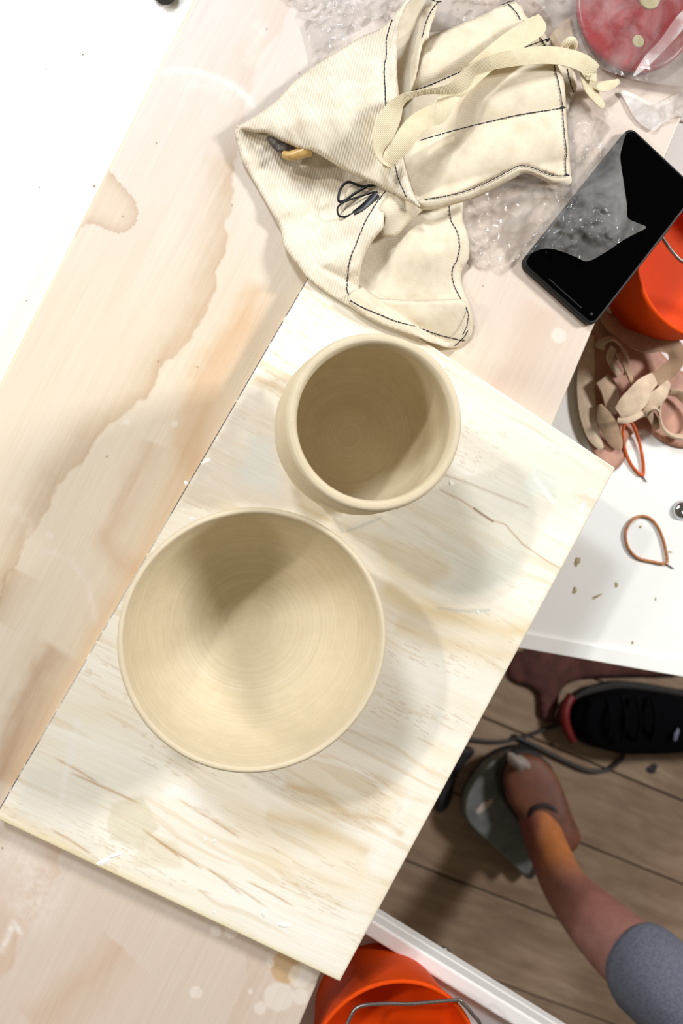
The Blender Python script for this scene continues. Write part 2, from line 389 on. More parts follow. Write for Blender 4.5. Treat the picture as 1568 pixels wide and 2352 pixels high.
def cloth(name, outline, height, mat, parent, step=7, thick=.0012, rnd=(6, .0015), wr=(.0008, 60), base=ZB, n=5, fold=None, crumple=None, rotn=0.0, closed_smooth=True, lift=0.0):
    """sheet: outline in the frame, height(px,py) above base in metres -> real sheet at its own depth"""
    B = cr(outline, n, True) if closed_smooth else np.array(outline, float)
    # resample border evenly
    Q = np.vstack([B, B[:1]]); L = np.concatenate([[0], np.cumsum(np.linalg.norm(np.diff(Q, axis=0), axis=1))])
    m = int(L[-1] / step); s = np.linspace(0, L[-1], m, endpoint=False)
    B = np.stack([np.interp(s, L, Q[:, 0]), np.interp(s, L, Q[:, 1])], 1)
    x0, y0 = B.min(0); x1, y1 = B.max(0)
    gx, gy = np.meshgrid(np.arange(x0 + step / 2, x1, step), np.arange(y0 + step / 2, y1, step * .87))
    gx = gx + (np.arange(gx.shape[0]) % 2)[:, None] * step * .5; gx = gx.ravel(); gy = gy.ravel()
    bl = [tuple(p) for p in B]; ok = inside(gx, gy, bl); gx, gy = gx[ok], gy[ok]
    dist, _, _ = polydist(gx, gy, bl + bl[:1]); ok = dist > step * .55; gx, gy = gx[ok], gy[ok]
    pts = [Vector((float(a), float(b))) for a, b in B] + [Vector((float(a), float(b))) for a, b in zip(gx, gy)]
    r = delaunay_2d_cdt(pts, [(i, (i + 1) % m) for i in range(m)], [], 1, 1e-4)
    v = np.array([tuple(p) for p in r[0]]); px, py = v[:, 0], v[:, 1]
    d, _, _ = polydist(px, py, bl + bl[:1])
    h = height(px, py) if callable(height) else np.full(px.shape, float(height))
    def extra(px, py):
        c, s_ = math.cos(rotn), math.sin(rotn); a = px * c + py * s_; b = -px * s_ + py * c
        e = wr[0] * (fbm(a / wr[1] + 3.3, b / (wr[1] * 2.2) + 9.1, 3) - .5) * 2
        if crumple:
            am, sz = crumple
            n1 = np.abs(fbm(a / sz + 40, b / sz, 3) - .5) * 2; n2 = np.abs(fbm(a / sz * 2.3, b / sz * 2.3 + 70, 3) - .5) * 2
            mk = sstep(.42, .66, fbm(px / 85 + 12, py / 85, 2)) * .85 + .15; e = e + mk * (am * (1 - n1) ** 2.5 * 1.2 + am * .55 * (1 - n2) ** 4)
        return e
    h = h + extra(px, py)
    if rnd: t = np.clip(1 - d / rnd[0], 0, 1); h = h - rnd[1] * (1 - np.sqrt(np.clip(1 - t * t, 0, 1)))
    h = np.maximum(h, thick + .0004)
    def rest(px, py, h):
        if base != ZB: return h      # whatever lies over the pine board rests on it
        BQ = [(720, 614), (1413, 1075), (780, 2255), (-14, 1878)]; px = np.asarray(px, float); py = np.asarray(py, float)
        db, _, _ = polydist(px, py, BQ + BQ[:1]); ib = inside(px, py, BQ)
        sup = np.where(ib, 1, 1 - sstep(4, 30, db)); return np.maximum(h, sup * (ZT - ZB + .0012 + thick) + (h * .25 + lift) * sup)
    h = rest(px, py, h)
    W = U(px, py, base + h)
    fs = [tuple(f) for f in r[2]]
    me = mesh(name, W, fs); bm = bmesh.new(); bm.from_mesh(me); bm.normal_update()
    up = sum(f.normal.z for f in bm.faces)
    if up < 0: bmesh.ops.reverse_faces(bm, faces=bm.faces)
    bm.to_mesh(me); bm.free()
    o = link(name, me, mat, parent)
    if thick > 0:
        s_ = o.modifiers.new('t', 'SOLIDIFY'); s_.thickness = thick; s_.offset = -1
    def surf(x, y):
        x = np.asarray(x, float); y = np.asarray(y, float)
        return base + rest(x, y, (height(x, y) if callable(height) else height) + extra(x, y))
    o_surf[name] = surf
    return o, surf
o_surf = {}
def ribbon(name, pts, mat, parent, base=ZB, thick=.0009, n=8, camber=.0006):
    """flat tape: rows (px, py, h, halfwidth_px, twist_deg)"""
    P = cr([p if len(p) == 5 else (*p, 0) for p in pts], n); N = len(P)
    C = U(P[:, 0], P[:, 1], base + P[:, 2]); vs = []; fs = []; k = 5
    for i in range(N):
        t = C[min(i + 1, N - 1)] - C[max(i - 1, 0)]; t /= np.linalg.norm(t) + 1e-12
        s = np.cross(t, [0, 0, 1.0]); s /= np.linalg.norm(s) + 1e-12; q = np.cross(s, t); a = math.radians(P[i, 4])
        s2 = math.cos(a) * s + math.sin(a) * q; q2 = -math.sin(a) * s + math.cos(a) * q
        hw = P[i, 3] * sc(base + P[i, 2])
        for j in range(k):
            e = j / (k - 1) * 2 - 1; vs.append(C[i] + s2 * hw * e + q2 * camber * (1 - e * e))
    for i in range(N - 1):
        for j in range(k - 1): fs.append((i * k + j, i * k + j + 1, (i + 1) * k + j + 1, (i + 1) * k + j))
    o = link(name, mesh(name, vs, fs), mat, parent); m = o.modifiers.new('t', 'SOLIDIFY'); m.thickness = thick; m.offset = 0
    e_ = o.modifiers.new('e', 'EDGE_SPLIT'); e_.split_angle = math.radians(45)
    return o
def stitches(name, pts, surf, parent, dash=7, gap=1.6, r=.00042, lift=.0003):
    """running stitch of dark thread lying on a cloth surface: one part"""
    B = cr(pts, 8); L = np.concatenate([[0], np.cumsum(np.linalg.norm(np.diff(B, axis=0), axis=1))])
    vs = []; fs = []; s = 0
    while s < L[-1] - 2:
        e = min(s + dash, L[-1]); q = np.linspace(s, e, 4); x = np.interp(q, L, B[:, 0]); y = np.interp(q, L, B[:, 1])
        x = x + random.uniform(-.6, .6); z = surf(x, y) + lift; z = z + np.array([-.0004, .0001, .0001, -.0004])
        P = U(x, y, z); b = len(vs)
        for i in range(4):
            t = P[min(i + 1, 3)] - P[max(i - 1, 0)]; t /= np.linalg.norm(t); sd = np.cross(t, [0, 0, 1.0]); sd /= np.linalg.norm(sd); up = np.cross(sd, t)
            for j in range(5):
                a = 2 * math.pi * j / 5; vs.append(P[i] + r * (math.cos(a) * sd + math.sin(a) * up))
        for i in range(3):
            for j in range(5): l = (j + 1) % 5; fs.append((b + i * 5 + j, b + i * 5 + l, b + i * 5 + 5 + l, b + i * 5 + 5 + j))
        s = e + gap
    return tag(link(name, mesh(name, vs, fs), M['thread'], parent), 'dark blue-black running stitch')
def blob(name, px, py, z, rx, ry, mat, parent=None, h=.0006, ang=0, n=14, seed=0):
    """low irregular lump (a dried splash)"""
    rs = np.random.RandomState(seed); vs = [tuple(U(px, py, z) + [0, 0, h])]; k = 3
    ph = rs.rand(4) * 6.28
    for q in range(1, k + 1):
        f = q / k
        for i in range(n):
            a = 2 * math.pi * i / n; w_ = 1 + .16 * math.sin(2 * a + ph[0]) + .12 * math.sin(3 * a + ph[1]) + .08 * math.sin(5 * a + ph[2])
            x = rx * f * w_ * math.cos(a); y = ry * f * w_ * math.sin(a); c, s = math.cos(ang), math.sin(ang)
            p = U(px + x * c - y * s, py + x * s + y * c, z); vs.append((p[0], p[1], z + h * (1 - f * f) + (0 if q < k else -.0002)))
    fs = [(0, 1 + i, 1 + (i + 1) % n) for i in range(n)]
    for q in range(k - 1):
        for i in range(n): a = 1 + q * n + i; b = 1 + q * n + (i + 1) % n; fs.append((a, a + n, b + n, b))
    me = mesh(name, vs, fs); bm = bmesh.new(); bm.from_mesh(me); bm.normal_update()
    if sum(f.normal.z for f in bm.faces) < 0: bmesh.ops.reverse_faces(bm, faces=bm.faces)
    bm.to_mesh(me); bm.free(); return link(name, me, mat, parent)

# ================================================================== SETTING: floor
fl = prism('floor', [(-2.2, -2.2), (2.2, -2.2), (2.2, 2.2), (-2.2, 2.2)], -.05, -.02, M['subfloor']); tag(fl, kind='structure')
a0 = U(950, 1985, 0); a1 = U(1150, 2062, 0); e = (a1 - a0)[:2]; e /= np.linalg.norm(e); nrm = np.array([-e[1], e[0]])
fang = math.atan2(e[1], e[0]); PW = .141
for i in range(-7, 8):
    L = 3.4; c = a0[:2] + nrm * (PW * (i + .5)); 
    for j, off in enumerate((0.2,)):
        ox = off + (i * .37 % 1.1) - .55; lo = -L / 2 + .0015; hi = L / 2 - .0015; hw = PW / 2 - .0016
        me = mesh('floorboard', [(x, y, z) for z in (-.02, 0) for x, y in ((-hw, lo), (hw, lo), (hw, hi), (-hw, hi))],
                  [(0, 3, 2, 1), (4, 5, 6, 7), (0, 1, 5, 4), (1, 2, 6, 5), (2, 3, 7, 6), (3, 0, 4, 7)])
        o = bpy.data.objects.new('floorboard', me); COL.objects.link(o); me.materials.append(M['floorboard'])
        o.parent = fl; o.rotation_euler = (0, 0, fang - math.pi / 2); p = c + e * ox
        o.location = (p[0], p[1], random.uniform(-.0008, 0)); bevel(o, .0012, 1)

# ================================================================== white table on the left
tl = thing('white_table', 'white table top with faint specks at the left edge of the photo', 'table', (0, 0, 0))
tl.location = Vector(U(40, 300, 0))
wt = pprism('table_top', [(700, -500), (120, 1150), (-1300, 1300), (-1000, -700)], ZB - .048, ZB - .018, M['white_table'], tl, .002)
for x, y in ((500, -400), (60, 1000), (-1100, 1150), (-900, -600)):
    c = U(x, y, ZB); pprism('leg', [(x - 60, y - 60), (x + 60, y - 60), (x + 60, y + 60), (x - 60, y + 60)], 0.0005, ZB - .048, M['legmetal'], tl)
for i, (x, y, s) in enumerate(((190, 125, 2.2), (105, 158, 2), (216, 428, 3.2), (90, 430, 2), (60, 690, 1.5), (30, 620, 1.5))):
    blob('clay_speck', x, y, ZB - .0178, s, s * .8, M['slipdirt'], tl, .0003, seed=i)
kb = lathe('knob', U(378, -14, ZB - .018), [(.0, .0005), (.009, .0005), (.010, .004), (.008, .010), (0, .012)], M['dark_rubber'], seg=24); recentre(kb)
tag(kb, 'small dark purple-grey round foot just cut by the top edge above the white table', 'knob')

# ================================================================== plywood bench
def noisecol(base, amp, n): return np.array(base)[None] + (n[:, None] - .5) * np.array(amp)[None]
def mixc(c, col, f): return c * (1 - f[:, None]) + np.array(col, float)[None] * f[:, None]
def bench_col(px, py, s, t):
    g = np.array([-445, 880.]) / 986; u = px * g[0] + py * g[1]; v = px * -g[1] + py * g[0]      # u along the grain
    c = noisecol((224, 212, 198), (14, 17, 22), fbm(u / 420, v / 60 + 3, 4))
    warm = sstep(250, 900, py) * (1 - sstep(1500, 2000, py)); c = mixc(c, (230, 215, 192), warm * .7)
    pink = 1 - sstep(0, 700, py); c = mixc(c, (222, 212, 210), pink * .65)
    right = sstep(950, 1200, px) * (py < 1300); c = mixc(c, (218, 202, 190), right * .75)
    c = mixc(c, (214, 197, 182), sstep(1500, 2200, py) * .8)  # pinker at the bottom, also darkened to paint in the light falling off
    wob = (fbm(px / 34, py / 34, 3) - .5) * 26
    def band(pts, col, k, wl, wr=2.5, side=1):
        nonlocal c
        d, sd, al = polydist(px + wob, py + wob * .4, pts); sd = sd * side
        f = np.where(sd > 0, np.exp(-(d / wl) ** 1.3), np.exp(-(d / wr) ** 2)) * k
        f = f * sstep(0, .06, al) * (1 - sstep(.95, 1, al)) * (.65 + .7 * fbm(u / 200, v / 16, 3)); c = mixc(c, col, np.clip(f, 0, 1))
    P1 = [(690, -40), (640, 60), (590, 130), (566, 200), (552, 300), (530, 400), (527, 480), (503, 600), (480, 690), (425, 785), (365, 850), (332, 912), (275, 955), (212, 1010), (190, 1060), (132, 1110), (118, 1160), (72, 1215), (45, 1262), (12, 1340), (-40, 1430)]
    band(P1[:6], (208, 190, 174), .45, 44, 6, -1); band(P1[4:], (194, 166, 136), .62, 44, 2.5, -1)
    band([(500, 1180), (420, 1020), (445, 900), (540, 760), (600, 640)][::-1], (206, 168, 128), .45, 50, 30)
    band([(330, 1320), (270, 1290), (240, 1240), (330, 1060), (350, 1010)][::-1], (204, 170, 140), .42, 34, 24)
    band([(600, 700), (500, 830), (470, 960), (330, 1300), (250, 1420), (120, 1640), (0, 1830)], (212, 178, 140), .45, 46, 40)
    band([(130, 1480), (90, 1540), (60, 1620), (20, 1720), (-10, 1800)], (188, 156, 126), .6, 36, 28)
    band([(30, 1300), (0, 1360), (-30, 1420)], (190, 158, 126), .5, 40)
    band([(150, 1930), (128, 2000), (90, 2080), (40, 2160), (0, 2260)], (206, 174, 148), .55, 70, 4, -1)
    band([(280, 2170), (250, 2200), (205, 2250), (150, 2290), (60, 2360)], (206, 176, 152), .55, 60, 40)
    band([(470, 2140), (565, 2180), (570, 2240), (540, 2320), (520, 2370)], (206, 184, 164), .5, 60, 3, 1)
    band([(1260, 700), (1190, 860), (1120, 900)], (210, 184, 166), .5, 60, 50)
    # knot at the left edge
    K = [(232, 370), (250, 388), (268, 412), (290, 436), (310, 458), (319, 488), (308, 518), (290, 533), (272, 537), (245, 528), (222, 517), (200, 514), (188, 524), (178, 540), (150, 575), (100, 575), (150, 400)]
    ins = inside(px + wob * .1, py, K); d, _, _ = polydist(px + wob * .1, py, K[:14]); 
    c = mixc(c, (216, 196, 172), ins * .6); c = mixc(c, (194, 170, 148), ins * np.exp(-(d / 16) ** 1.5) * .7)
    # brown ring at the bottom right of the bench
    d = np.hypot((px - 655) / 34, (py - 2222) / 38); c = mixc(c, (200, 166, 122), (1 - sstep(.9, 1.1, d)) * .8)
    # dusty clay smears and arcs
    def smear(pts, wd, k, col=(240, 234, 230), ws=1.0):
        nonlocal c
        d, sd, al = polydist(px, py, pts); f = np.exp(-(d / wd) ** 2) * k * sstep(0, .15, al) * (1 - sstep(.85, 1, al)) * (.3 + 1.3 * fbm(px / 9, py / 9, 3)); c = mixc(c, col, np.clip(f, 0, 1))
    smear([(360, 172), (400, 160), (455, 166), (505, 182), (545, 205), (570, 225), (592, 262)], 8, .75)
    smear([(400, 200), (470, 190), (540, 215), (500, 240)], 18, .3)
    smear([(580, 45), (600, 70), (585, 110), (570, 160)], 18, .5, (238, 226, 218))
    smear([(80, 1270), (125, 1268), (165, 1290), (200, 1340), (215, 1400), (222, 1440)], 8, .6, (236, 222, 210))
    smear([(0, 1165), (40, 1168), (70, 1210), (60, 1260)], 12, .4, (236, 222, 210))
    smear([(0, 1930), (60, 1980), (90, 2060), (20, 2120)], 60, .75, (228, 216, 206))
    smear([(0, 2200), (30, 2120), (55, 2150)], 8, .7)
    for x, y, r in ((450, 2280, 15), (596, 2315, 16), (575, 2278, 8), (640, 2290, 36), (690, 2290, 20), (495, 2140, 14), (1283, 770, 19), (290, 968, 8), (400, 975, 9), (620, 2212, 10), (530, 2140, 16), (115, 1230, 8), (1320, 1060, 9), (690, 2240, 30)):
        d = np.hypot(px - x, py - y) + wob * .2; c = mixc(c, (238, 230, 220), (1 - sstep(r * .8, r * 1.05, d)) * .6)
    d, sd, al = polydist(px, py, [(445, 0), (0, 880)]); c = mixc(c, (250, 236, 190), np.exp(-(d / 3.5) ** 2) * .8)
    m = (vnoise(px * 1.3 + 9, py * 1.3) > .985) & (vnoise(px / 50, py / 50) > .6); c = mixc(c, (120, 100, 86), m * .6)
    # fine pores
    return c
bench = slab('workbench', [(521, -150), (1742, -150), (626, 2500), (-819, 2500)], ZB, ZB - .018, M['ply'], 330, 660, bench_col)
tag(bench, 'long pale plywood bench top with brown grain bands running diagonally under everything', 'workbench')
def bench_leg(x, y): return pprism('leg', [(x - 50, y - 50), (x + 50, y - 50), (x + 50, y + 50), (x - 50, y + 50)], .0005, ZB - .0181, M['legmetal'], bench)
for x, y in ((700, -50), (1560, -90), (-500, 2300), (250, 2150)): bench_leg(x, y)

# ================================================================== pine board
def pine_col(px, py, s, t):
    g = np.array([780, 400.]) / 876.6; u = px * g[0] + py * g[1]; v = px * -g[1] + py * g[0]
    wv = (fbm(u / 260, v / 90, 3) - .5) * 60
    c = noisecol((249, 243, 228), (10, 13, 20), fbm(u / 500, (v + wv * .5) / 42 + 3, 4))
    streak = sstep(.60, .75, fbm(u / 300 + 5, (v + wv) / 15, 3)) ; c = mixc(c, (214, 188, 146), streak * .3)
    pores = sstep(.74, .80, vnoise(u / 26, v / 2.2)) * sstep(.5, .66, fbm(u / 160 + 8, (v + wv) / 50 + 2, 2)); c = mixc(c, (172, 136, 98), pores * .22)
    lowb = sstep(1500, 1800, py); c = mixc(c, (240, 222, 184), sstep(.45, .75, fbm(u / 300, v / 120, 3)) * lowb * .55)
    wob = (fbm(px / 30, py / 30, 3) - .5) * 24
    def line(pts, wd, k, col, soft=1.0, sh=.06):
        nonlocal c
        d, sd, al = polydist(px + wob * .25 * soft, py + wob * .35 * soft, pts); f = np.exp(-(d / wd) ** 1.6) * k * sstep(0, sh, al) * (1 - sstep(1 - sh, 1, al)); c = mixc(c, col, np.clip(f, 0, 1))
    def area_(pts, k, col, soft=14):
        nonlocal c
        q = px + wob; r = py + wob * .6; i = inside(q, r, pts); d, _, _ = polydist(q, r, pts + pts[:1]); c = mixc(c, col, np.where(i, sstep(0, soft, d), 0) * k * (.6 + .7 * fbm(px / 40, py / 40, 3)).clip(0, 1))
    # grey green stains left by earlier pots, other toned patches, painted pot shadow
    area_([(760, 1180), (1000, 1110), (1180, 1050), (1260, 1080), (1290, 1140), (1235, 1240), (1200, 1340), (1130, 1395), (1010, 1398), (900, 1350), (820, 1270)], .55, (222, 220, 204), 16)
    area_([(1040, 1270), (1200, 1230), (1210, 1330), (1110, 1390), (1020, 1385)], .5, (224, 226, 216), 30)
    area_([(1205, 1050), (1260, 1060), (1300, 1100), (1290, 1150), (1200, 1150), (1195, 1100)], .7, (230, 234, 226), 22)
    area_([(600, 880), (650, 960), (680, 1110), (720, 1190), (560, 1165), (390, 1180), (480, 1020), (560, 900)], .7, (216, 206, 192), 20)  # greyer patch left of the pot
    area_([(560, 970), (640, 990), (670, 1120), (640, 1160), (540, 1130), (520, 1080)], .6, (214, 221, 220), 48)  # pale bluish patch left of the pot
    area_([(820, 1210), (1010, 1250), (1060, 1310), (980, 1370), (880, 1330)], .35, (214, 192, 146), 30)  # soft warm shadow of the pot painted into the board colour
    area_([(250, 1840), (330, 1820), (370, 1900), (330, 1960), (240, 1930)], .7, (224, 216, 190), 12)
    area_([(300, 1900), (420, 1930), (420, 2000), (300, 2000)], .5, (226, 216, 186), 16)
    area_([(60, 1750), (250, 1770), (230, 1900), (230, 1990), (20, 1880)], .5, (232, 228, 216), 26)
    # bands across the board
    line([(870, 1340), (940, 1392), (1010, 1412), (1100, 1432), (1170, 1452), (1235, 1440)], 22, .5, (222, 194, 140))
    line([(900, 1430), (1000, 1470), (1130, 1500), (1215, 1520)], 20, .4, (222, 194, 146))
    line([(580, 866), (640, 890), (700, 930)], 8, .5, (206, 176, 140))
    line([(1005, 1122), (1060, 1150), (1092, 1172), (1128, 1195), (1160, 1205), (1200, 1250), (1250, 1285), (1300, 1312)], 1.8, .6, (176, 140, 108), .3, .02)
    line([(1085, 1165), (1108, 1182), (1135, 1200)], 2.2, .8, (130, 100, 80), .2)
    line([(940, 1070), (1050, 1100), (1200, 1160), (1215, 1168)], 2.4, .4, (170, 150, 128), .5)
    line([(600, 1870), (700, 1895), (780, 1925), (850, 1960)], 14, .4, (216, 186, 138))
    line([(640, 1800), (740, 1825), (800, 1870), (880, 1885), (930, 1920)], 9, .45, (210, 178, 130))
    for q in ((120, 1738, 230, 1800), (150, 1770, 330, 1850), (320, 1900, 420, 1975), (350, 1925, 470, 2000), (500, 2010, 620, 2090), (470, 1990, 560, 2060), (110, 1900, 215, 1965), (560, 2020, 680, 2085), (400, 1830, 560, 1930)):
        line([(q[0], q[1]), ((q[0] + q[2]) / 2 + 3, (q[1] + q[3]) / 2), (q[2], q[3])], 2.2, .6, (182, 142, 98), .3, .2)
    line([(1000, 1395), (1060, 1404), (1130, 1402)], 3, .6, (186, 196, 190))
    line([(790, 1225), (830, 1205), (880, 1185)], 3, .5, (176, 182, 176)); line([(765, 1190), (790, 1225)], 4, .5, (176, 182, 176))
    def sm(pts, wd, k, col=(252, 250, 246)):
        nonlocal c
        d, sd, al = polydist(px, py, pts); f = np.exp(-(d / wd) ** 2.5) * k * (.35 + 1.3 * fbm(px / 7, py / 7, 3)); c = mixc(c, col, np.clip(f, 0, 1))
    sm([(385, 1820), (420, 1815), (450, 1835)], 14, .7); sm([(440, 1860), (480, 1880)], 16, .3)
    sm([(940, 1830), (900, 1900), (860, 1990)], 16, .35); sm([(870, 2000), (820, 2090), (740, 2160)], 26, .3)
    sm([(930, 1560), (990, 1590)], 16, .3); sm([(540, 2050), (640, 2120), (760, 2200)], 40, .3); sm([(180, 1660), (150, 1780), (140, 1840)], 8, .35)
    sm([(1230, 1100), (1260, 1140), (1270, 1155)], 5, .8)
    # dirt and painted gap shadow along the left arris, dirt on the far edge
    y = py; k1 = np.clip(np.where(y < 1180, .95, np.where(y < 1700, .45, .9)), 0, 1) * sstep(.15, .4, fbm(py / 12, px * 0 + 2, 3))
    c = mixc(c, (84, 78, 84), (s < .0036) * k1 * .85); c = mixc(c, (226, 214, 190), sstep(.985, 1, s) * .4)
    c = mixc(c, (228, 214, 172), sstep(.988, 1, t) * .7)
    return c
ss = np.concatenate([[0, .0012, .0024, .0036, .005, .0075], np.linspace(.01, 1, 285)])
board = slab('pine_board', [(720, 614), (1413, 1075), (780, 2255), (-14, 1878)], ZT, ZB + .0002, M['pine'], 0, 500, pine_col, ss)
tag(board, 'dusty pale pine board under the two clay pots, stained grey, dark left edge', 'board')
for i, (x, y, rx, ry, an) in enumerate(((474, 1060, 14, 6, -.2), (428, 1110, 5, 6, 0), (240, 1978, 18, 9, -.5), (262, 1965, 22, 5, -.3), (605, 2098, 5, 9, .1), (492, 2096, 3.5, 3.5, 0), (650, 2125, 16, 7, .2), (1336, 1168, 6, 16, .2), (1332, 1196, 11, 9, 0), (1035, 1110, 6, 6, 0), (1078, 940, 7, 9, 0), (444, 1192, 8, 4, .5), (470, 1930, 3, 7, .3), (492, 1932, 2.5, 7, .2), (1097, 1406, 4, 4, 0))):
    recentre_me = blob('slip_splash', x, y, ZT + .0001, rx, ry, M['slip'], board, .0005, an, seed=i + 20)
    tag(recentre_me, 'chalky white dried splash')

# ================================================================== the two clay vessels
def smoothprof(P, n=6): return [tuple(q) for q in cr(P, n)]
def ripple(prof, z0, amp):
    out = []
    for i, (r, z) in enumerate(prof):
        k = amp * math.sin(z * 900) * (1 if z > z0 else 0); out.append((max(r + k, 0) if r > 1e-4 else 0, z))
    return out
bc = U(585, 1471, ZT + .086)
bowl = lathe('clay_bowl', (bc[0], bc[1], ZT + .0004), smoothprof([(0, 0), (.036, 0), (.041, .001), (.046, .006), (.064, .020), (.078, .042), (.0865, .066), (.0905, .081), (.0912, .0845), (.0897, .0865), (.0874, .0860), (.0860, .0820), (.0835, .070), (.0770, .048), (.0650, .028), (.0500, .0170), (.034, .0115), (.018, .0090), (0, .0085)], 7), M['clay'], seg=160)
recentre(bowl); tag(bowl, 'wide open unglazed clay bowl, the larger vessel, in the middle of the board', 'bowl')
pc = U(861, 970, ZT + .118)
pot = lathe('clay_pot', (pc[0], pc[1], ZT + .0004), smoothprof([(0, 0), (.040, 0), (.045, .001), (.0505, .008), (.0580, .026), (.0612, .048), (.0617, .068), (.0600, .092), (.0588, .108), (.0588, .1150), (.0572, .1185), (.0538, .1190), (.0515, .1165), (.0512, .112), (.0530, .100), (.0568, .078), (.0575, .056), (.0545, .034), (.0470, .018), (.034, .0115), (.018, .0105), (0, .0100)], 7), M['clay'], seg=160)
recentre(pot); tag(pot, 'tall round-bellied unglazed clay pot, the smaller vessel, beside the bowl', 'pot')

# ================================================================== canvas tool roll
roll = thing('tool_roll', 'crumpled cream canvas tool roll with black stitching and twill tape ties', 'tool roll', V(900, 400, ZB))
CANV, TW = M['canvas'], M['canvas_twill']
# bottom: inner panel of the lower end
h_in = rbf([(830, 430, .012), (1060, 440, .010), (1065, 540, .013), (1060, 630, .005), (1070, 700, .008), (840, 560, .002), (880, 600, .003), (960, 650, .007), (850, 660, .002), (1000, 570, .017), (950, 600, .013), (1020, 620, .011), (940, 530, .008), (1000, 500, .006)])
inner, s_in = cloth('inner_panel', [(800, 430), (920, 415), (1050, 440), (1062, 505), (1074, 540), (1077, 590), (1060, 622), (1062, 660), (1080, 705), (1070, 730), (950, 740), (840, 715), (800, 670), (800, 560)], h_in, CANV, roll, 7, .0014, (5, .001), (.0010, 70))
stitches('stitching', [(1030, 472), (1035, 505), (1048, 530), (1055, 560), (1050, 595), (1038, 620), (1042, 655), (1060, 690), (1074, 715), (1073, 745), (1062, 770)], lambda x, y: np.maximum(s_in(x, y), np.where(np.asarray(y) > 690, s_in(x, y) + .008, 0)), roll)
# the outer panel at the left, twill face up
h_out = rbf([(541, 292, .012), (600, 330, .006), (560, 380, .007), (650, 540, .010), (600, 450, .009), (705, 637, .018), (700, 400, .003), (760, 450, .003), (660, 470, .008), (720, 520, .007), (680, 560, .016), (760, 600, .024), (800, 690, .012), (800, 640, .018), (820, 560, .022), (850, 500, .022), (890, 445, .020), (760, 680, .006), (640, 380, .004), (700, 360, .003), (800, 430, .003), (780, 530, .010), (830, 700, .020)])
outer, s_out = cloth('outer_panel', [(541, 293), (548, 345), (560, 378), (600, 448), (640, 520), (647, 545), (655, 572), (705, 637), (760, 680), (800, 702), (833, 722), (828, 690), (824, 655), (830, 610), (842, 575), (862, 545), (880, 522), (884, 490), (912, 452), (880, 400), (700, 310), (600, 285)], h_out, TW, roll, 6, .0014, (7, .003), (.0045, 50), rotn=.9)
stitches('stitching', [(884, 440), (862, 470), (838, 510), (822, 550), (806, 590), (798, 630), (797, 665), (806, 690)], s_out, roll)
h_band = rbf([(800, 690, .013), (826, 655, .014), (870, 690, .018), (960, 700, .020), (1062, 700, .018), (1085, 740, .010), (1050, 798, .003), (940, 766, .004), (880, 743, .006), (835, 722, .008), (960, 730, .018), (1040, 760, .012)])
band, s_band = cloth('front_band', [(798, 690), (812, 668), (828, 656), (868, 683), (900, 687), (960, 689), (1010, 688), (1062, 688), (1078, 708), (1086, 732), (1083, 768), (1070, 785), (1048, 800), (1000, 787), (940, 769), (880, 747), (835, 724)], h_band, CANV, roll, 6, .0014, (10, .004), (.0010, 60), lift=.0035)
stitches('stitching', [(804, 690), (830, 705), (870, 722), (910, 738), (960, 752), (1010, 770), (1066, 783)], s_band, roll)
stitches('stitching', [(1074, 760), (1062, 778), (1045, 794)], s_band, roll)
# small turned lap between panel and flap
h_lap = rbf([(870, 430, .022), (960, 478, .020), (910, 540, .015), (880, 545, .016), (900, 490, .026), (860, 480, .023), (930, 500, .016), (915, 470, .024)])
lap, s_lap = cloth('turned_lap', [(868, 480), (880, 462), (905, 440), (960, 450), (975, 474), (960, 492), (935, 515), (912, 540), (892, 545), (878, 541), (872, 520), (884, 502)], h_lap, CANV, roll, 5, .0014, (5, .0018), (.0008, 40))
# middle: pocket panel
def h_pock(px, py):
    px = np.asarray(px, float); py = np.asarray(py, float)
    b = hp0(px, py)
    def l(x, pts): return np.interp(x, [p[0] for p in pts], [p[1] for p in pts])
    y1 = l(px, [(900, 228), (960, 205), (1050, 168), (1170, 125), (1262, 90)]); y2 = l(px, [(900, 340), (970, 320), (1100, 285), (1290, 248)])
    y0 = y1 - 105; y3 = y2 + 120
    for a, c in ((y0, y1), (y1, y2), (y2, y3)):
        t = np.clip((py - a) / (c - a), 0, 1); b = b + .006 * np.sin(np.pi * t) ** .8
    return b
hp0 = rbf([(985, 80, .012), (1180, 2, .012), (1245, 70, .014), (1290, 190, .015), (1305, 400, .014), (1190, 372, .018), (1080, 440, .014), (975, 470, .016), (920, 330, .010), (920, 200, .010), (1100, 200, .014), (1100, 340, .013), (1240, 395, .016)])
pock, s_pock = cloth('pocket_panel', [(920, 245), (952, 165), (976, 94), (1040, 62), (1110, 32), (1150, 12), (1180, 2), (1197, 14), (1206, 34), (1225, 52), (1246, 70), (1262, 100), (1275, 140), (1293, 180), (1298, 215), (1301, 280), (1306, 340), (1310, 396), (1304, 412), (1270, 404), (1230, 392), (1195, 385), (1140, 412), (1060, 445), (990, 462), (950, 466), (920, 380), (905, 300)], h_pock, CANV, roll, 7, .0014, (7, .003), (.0009, 80))
pu = lambda x, y: s_pock(x, y) + .0004
for q in ([(955, 207), (1000, 190), (1050, 168), (1110, 145), (1170, 125), (1215, 105), (1262, 88)], [(965, 322), (1030, 303), (1100, 285), (1180, 266), (1240, 256), (1302, 247)],
          [(1165, 8), (1180, 22), (1195, 45)], [(1230, 75), (1246, 95), (1256, 112)], [(1272, 150), (1282, 190), (1290, 235), (1294, 290), (1300, 345), (1298, 375), (1300, 412)], [(1152, 12), (1166, 5), (1180, 2)]):
    stitches('stitching', q, pu, roll)
for x, y in ((1290, 248), (1256, 92), (1300, 403)):
    o = blob('thread_knot', x, y, float(pu(x, y)), 6, 4, M['thread'], roll, .0012, -.3, seed=x)
